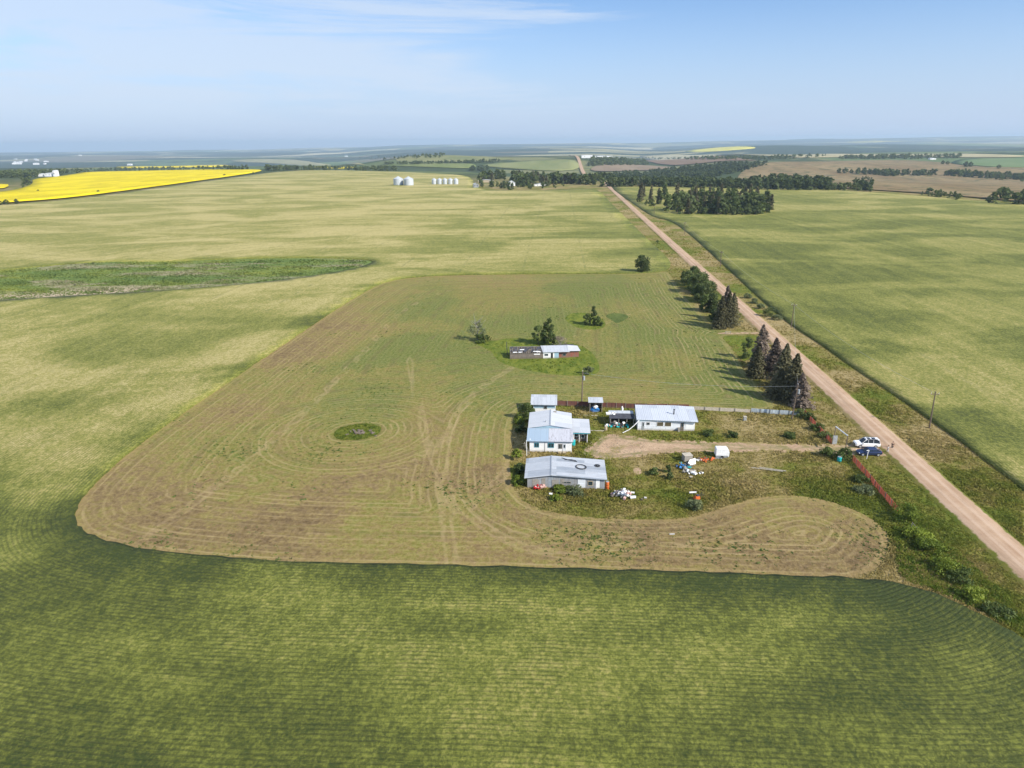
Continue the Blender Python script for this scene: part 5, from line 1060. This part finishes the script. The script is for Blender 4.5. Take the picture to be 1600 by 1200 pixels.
# ---------------------------------------------------------------- people
M_skin = mat('skin', col=(.50, .32, .23)); M_hair = mat('dark_hair', col=(.03, .022, .018)); M_shw = mat('white_cloth', col=(.75, .75, .74)); M_grt = mat('pale_grey_cloth', col=(.60, .60, .60)); M_blk = mat('black_cloth', col=(.02, .02, .024))
def skin(name, V, E, Rr, m_, parent, root=0, sub=1):
    me = bpy.data.meshes.new(name); me.from_pydata(V, E, []); o = link(bpy.data.objects.new(name, me), parent)
    md = o.modifiers.new('s', 'SKIN'); md.use_smooth_shade = True
    for k, r in enumerate(Rr): me.skin_vertices[0].data[k].radius = (r if isinstance(r, tuple) else (r, r)); me.skin_vertices[0].data[k].use_root = (k == root)
    u = o.modifiers.new('u', 'SUBSURF'); u.levels = u.render_levels = sub; me.materials.append(m_); return o
def person(label, loc, rz, top, bot, stride=.12, arm=.1):
    t = thing('person', label, 'person', loc, rz)
    V = [(0, 0, .95), (0, 0, 1.15), (0, 0, 1.38), (0, 0, 1.48), (.02, 0, 1.56), (.02, 0, 1.70)]; Rr = [(.13, .10), (.13, .09), (.15, .09), .055, .075, .085]; E = [(0, 1), (1, 2), (2, 3), (3, 4), (4, 5)]
    def chain(root, pts, rs):
        p = root
        for c, r in zip(pts, rs): V.append(c); Rr.append(r); E.append((p, len(V)-1)); p = len(V)-1
        return p
    legs, arms = [], []
    for s, st in ((-1, stride), (1, -stride)):
        a = len(V); chain(0, [(0, s*.10, .88), (st*.5, s*.11, .48), (st*.8, s*.11, .09), (st*.8+.16, s*.12, .04)], [.085, .06, .042, .038]); legs.append(a)
        a = len(V); hw = chain(2, [(0, s*.19, 1.38), (-.02, s*.24, 1.10), (arm, s*.26, .88)], [.055, .042, .028]); arms.append(a)
        w_ = Vector(V[hw]); pm = chain(hw, [tuple(w_+Vector((.02, 0, -.07)))], [.03])
        for k in range(4): f0 = Vector(V[pm]); chain(pm, [tuple(f0+Vector(((k-1.5)*.02, 0, -.03))), tuple(f0+Vector(((k-1.5)*.022+.005, -s*.01, -.085+abs(k-1.3)*.01)))], [.009, .008])
        chain(hw, [tuple(w_+Vector((.05, 0, -.05))), tuple(w_+Vector((.065, 0, -.09)))], [.01, .009])
    skin('body', V, E, Rr, M_skin, t)
    MB().blob((.0, 0, 1.735), .105, .095, .09, 2, 10, 6, .04).build('hair', M_hair, t, True)
    def cl(idx, E_): return idx
    tv = [V[1], V[2], (0, 0, 1.45)]+[V[i] for a in arms for i in (a, a+1)]; skin('shirt', [(0, 0, .93)]+tv, [(0, 1), (1, 2), (2, 3), (2, 4), (4, 5), (2, 6), (6, 7)], [(.155, .12), (.155, .115), (.175, .115), .07, .075, .06, .075, .06], top, t)
    tv = [(0, 0, .98)]+[V[a+i] for a in legs for i in (0, 1, 2)]; skin('trousers', tv, [(0, 1), (1, 2), (2, 3), (0, 4), (4, 5), (5, 6)], [(.15, .12), .10, .08, .06, .10, .08, .06], bot, t)
    b = MB()
    for a in legs: f = V[a+3]; b.blob((f[0]-.04, f[1], .05), .15, .055, .055, 1, 8, 5, .03)
    b.build('shoes', M_blk, t, True); return t
person('person in white top and pale trousers walking behind the blue car', at(1386.5, 708), math.pi-.3, M_shw, M_grt, .2); person('person in black top and dark shorts standing at the road edge', at(1393.5, 702.5), -1.9, M_blk, M_blk, .06)

# ---------------------------------------------------------------- grain bins and distant buildings
def bin_(label, loc, r, h, grp, src=None):
    if src: return dup(src, loc, random.uniform(0, 6), label)
    t = thing('grain_bin', label, 'grain bin', loc, 0, grp); n = 28; rg = []
    for k in range(9):
        z = h*k/8; rg.append([(math.cos(2*math.pi*i/n)*r, math.sin(2*math.pi*i/n)*r, z) for i in range(n)])
    MB().loft(rg).build('bin_wall', M_bin, t, True); MB().tube((0, 0, h), (0, 0, h+r*.52), r*1.04, .35, n).build('bin_roof', M_bin, t); MB().tube((0, 0, h+r*.52), (0, 0, h+r*.52+.4), .4, .3, 10).build('cap', M_steel, t)
    MB().box(-.5, .5, -r-.1, -r+.02, .3, 1.8).build('hatch', M_steel, t); MB().tube((r+.1, 0, 0), (r+.1, 0, h+.3), .08, n=4).build('ladder', M_steel, t); return t
M_bin = mat('galvanised_bin', metal_fn((.50, .54, .58), (.40, .44, .49), 0, .2, .9, .5), rough=.4)
def W3(px, py): v = G1(px, py); return (v.x, v.y, float(T(v.x, v.y)))
m0 = G1(639, 289); sc = math.hypot(m0.x, m0.y)/1130
b1 = bin_('left of the two large galvanised grain bins on the pale field', W3(622.7, 289.5), 7.6*sc, 9.6*sc, 'large grain bins'); bin_('right of the two large galvanised grain bins on the pale field', W3(638.7, 289.8), 7.6*sc, 9.6*sc, 'large grain bins', b1)
b2 = None
for px, nm in ((678.5, 'leftmost'), (687, 'second'), (695.5, 'middle'), (704, 'fourth'), (712.5, 'rightmost')):
    lab = '%s of the five small grain bins in a row before the farmstead' % nm; o = bin_(lab, W3(px, 288.2), 3.7*sc, 7.6*sc, 'small grain bins', b2); b2 = b2 or o
def house(name, label, px, py, w, d, h, rh, wm, rm, rz=0, cat='house'):
    t = thing(name, label, cat, W3(px, py), rz); MB().prism([(-w/2, -.5), (w/2, -.5), (w/2, h), (0, h+rh), (-w/2, h)], 'y', 0, d).build('wall', wm, t)
    MB().slab([(-w/2-.4, -.4, h-.1), (0, -.4, h+rh+.12), (0, d+.4, h+rh+.12), (-w/2-.4, d+.4, h-.1)], .15).slab([(.01, -.4, h+rh+.12), (w/2+.4, -.4, h-.1), (w/2+.4, d+.4, h-.1), (.01, d+.4, h+rh+.12)], .15).build('roof', rm, t)
    for s in (-.25, .25): MB().box(w*s-.5, w*s+.5, -.06, -.003, h*.4, h*.75).build('window', M_glass, t)
    return t
house('farmhouse', 'white farmhouse with bright roof among the distant farmstead trees', 799, 291, 11, 9, 4.5, 3.2, M_white, M_roofB)
house('farm_shed', 'small grey shed at the left end of the distant farmstead', 744, 293.5, 7, 8, 5, 1.2, M_boards, M_roofC, .2, 'shed'); house('farm_shed', 'long pale machine shed behind the left end of the distant farmstead', 759, 285, 24, 9, 3, 1.2, M_tan, M_roofB, .0, 'shed')
house('farm_shed', 'low white shed glimpsed between the distant shelterbelt trees', 845, 291, 18, 8, 2.6, 1.2, M_white, M_roofB, .1, 'shed')
for px, py, w, h, l in ((918, 247, 44, 10, 'white boxy building beside the distant end of the road'), (939, 246.5, 90, 7, 'long white industrial building right of the distant road end'), (1458, 249.5, 20, 5, 'tiny pale farm building by the trees far right'),
                        (62, 276, 34, 5, 'long white farm building behind the left canola'), (75, 276, 14, 6.5, 'white house at the right end of the farm building behind the canola'), (85, 276, 4, 11, 'narrow white tower beside the farm building behind the canola')):
    house('distant_building', l, px, py, w, 14, h, h*.15, M_white, M_roofB if px > 70 else M_white, 0, 'building')
rd = random.Random(3)
for k in range(16):
    px, py = rd.uniform(20, 72), rd.uniform(249, 258); house('distant_building', 'tiny pale house of the distant settlement at far left', px, py, rd.uniform(14, 45), 20, rd.uniform(8, 14), 3, M_white, M_roofB, rd.uniform(-.4, .4), 'building')['group'] = 'houses of the far settlement'
for px, py, l in ((337, 237, 'faint pale tower on the far left plain'), (125, 243.5, 'faint white barn on the far left plain'), (202, 258.5, 'faint long white barn beyond the left shelterbelt'), (541, 245, 'tiny white barn on the hazy plain left of the hill')):
    house('distant_building', l, px, py, 40, 20, 12, 3, M_white, M_white, 0, 'building')

# ---------------------------------------------------------------- haze
hm = bpy.data.materials.new('haze'); hm.use_nodes = True; n = N(hm.node_tree); out = n.nt.nodes.new('ShaderNodeOutputMaterial')
pv = n.a('ShaderNodeVolumePrincipled', {'Density': HAZE_D if 'HAZE_D' in globals() else 7.2e-5, 'Color': (.64, .83, 1.0), 'Anisotropy': .1}); n.nt.links.new(pv, out.inputs['Volume'])
tag(MB().box(-26000, 26000, -400, 26000, -160, 150).build('haze', hm), 'pale blue summer haze over the plain', 'haze', None, 'stuff')
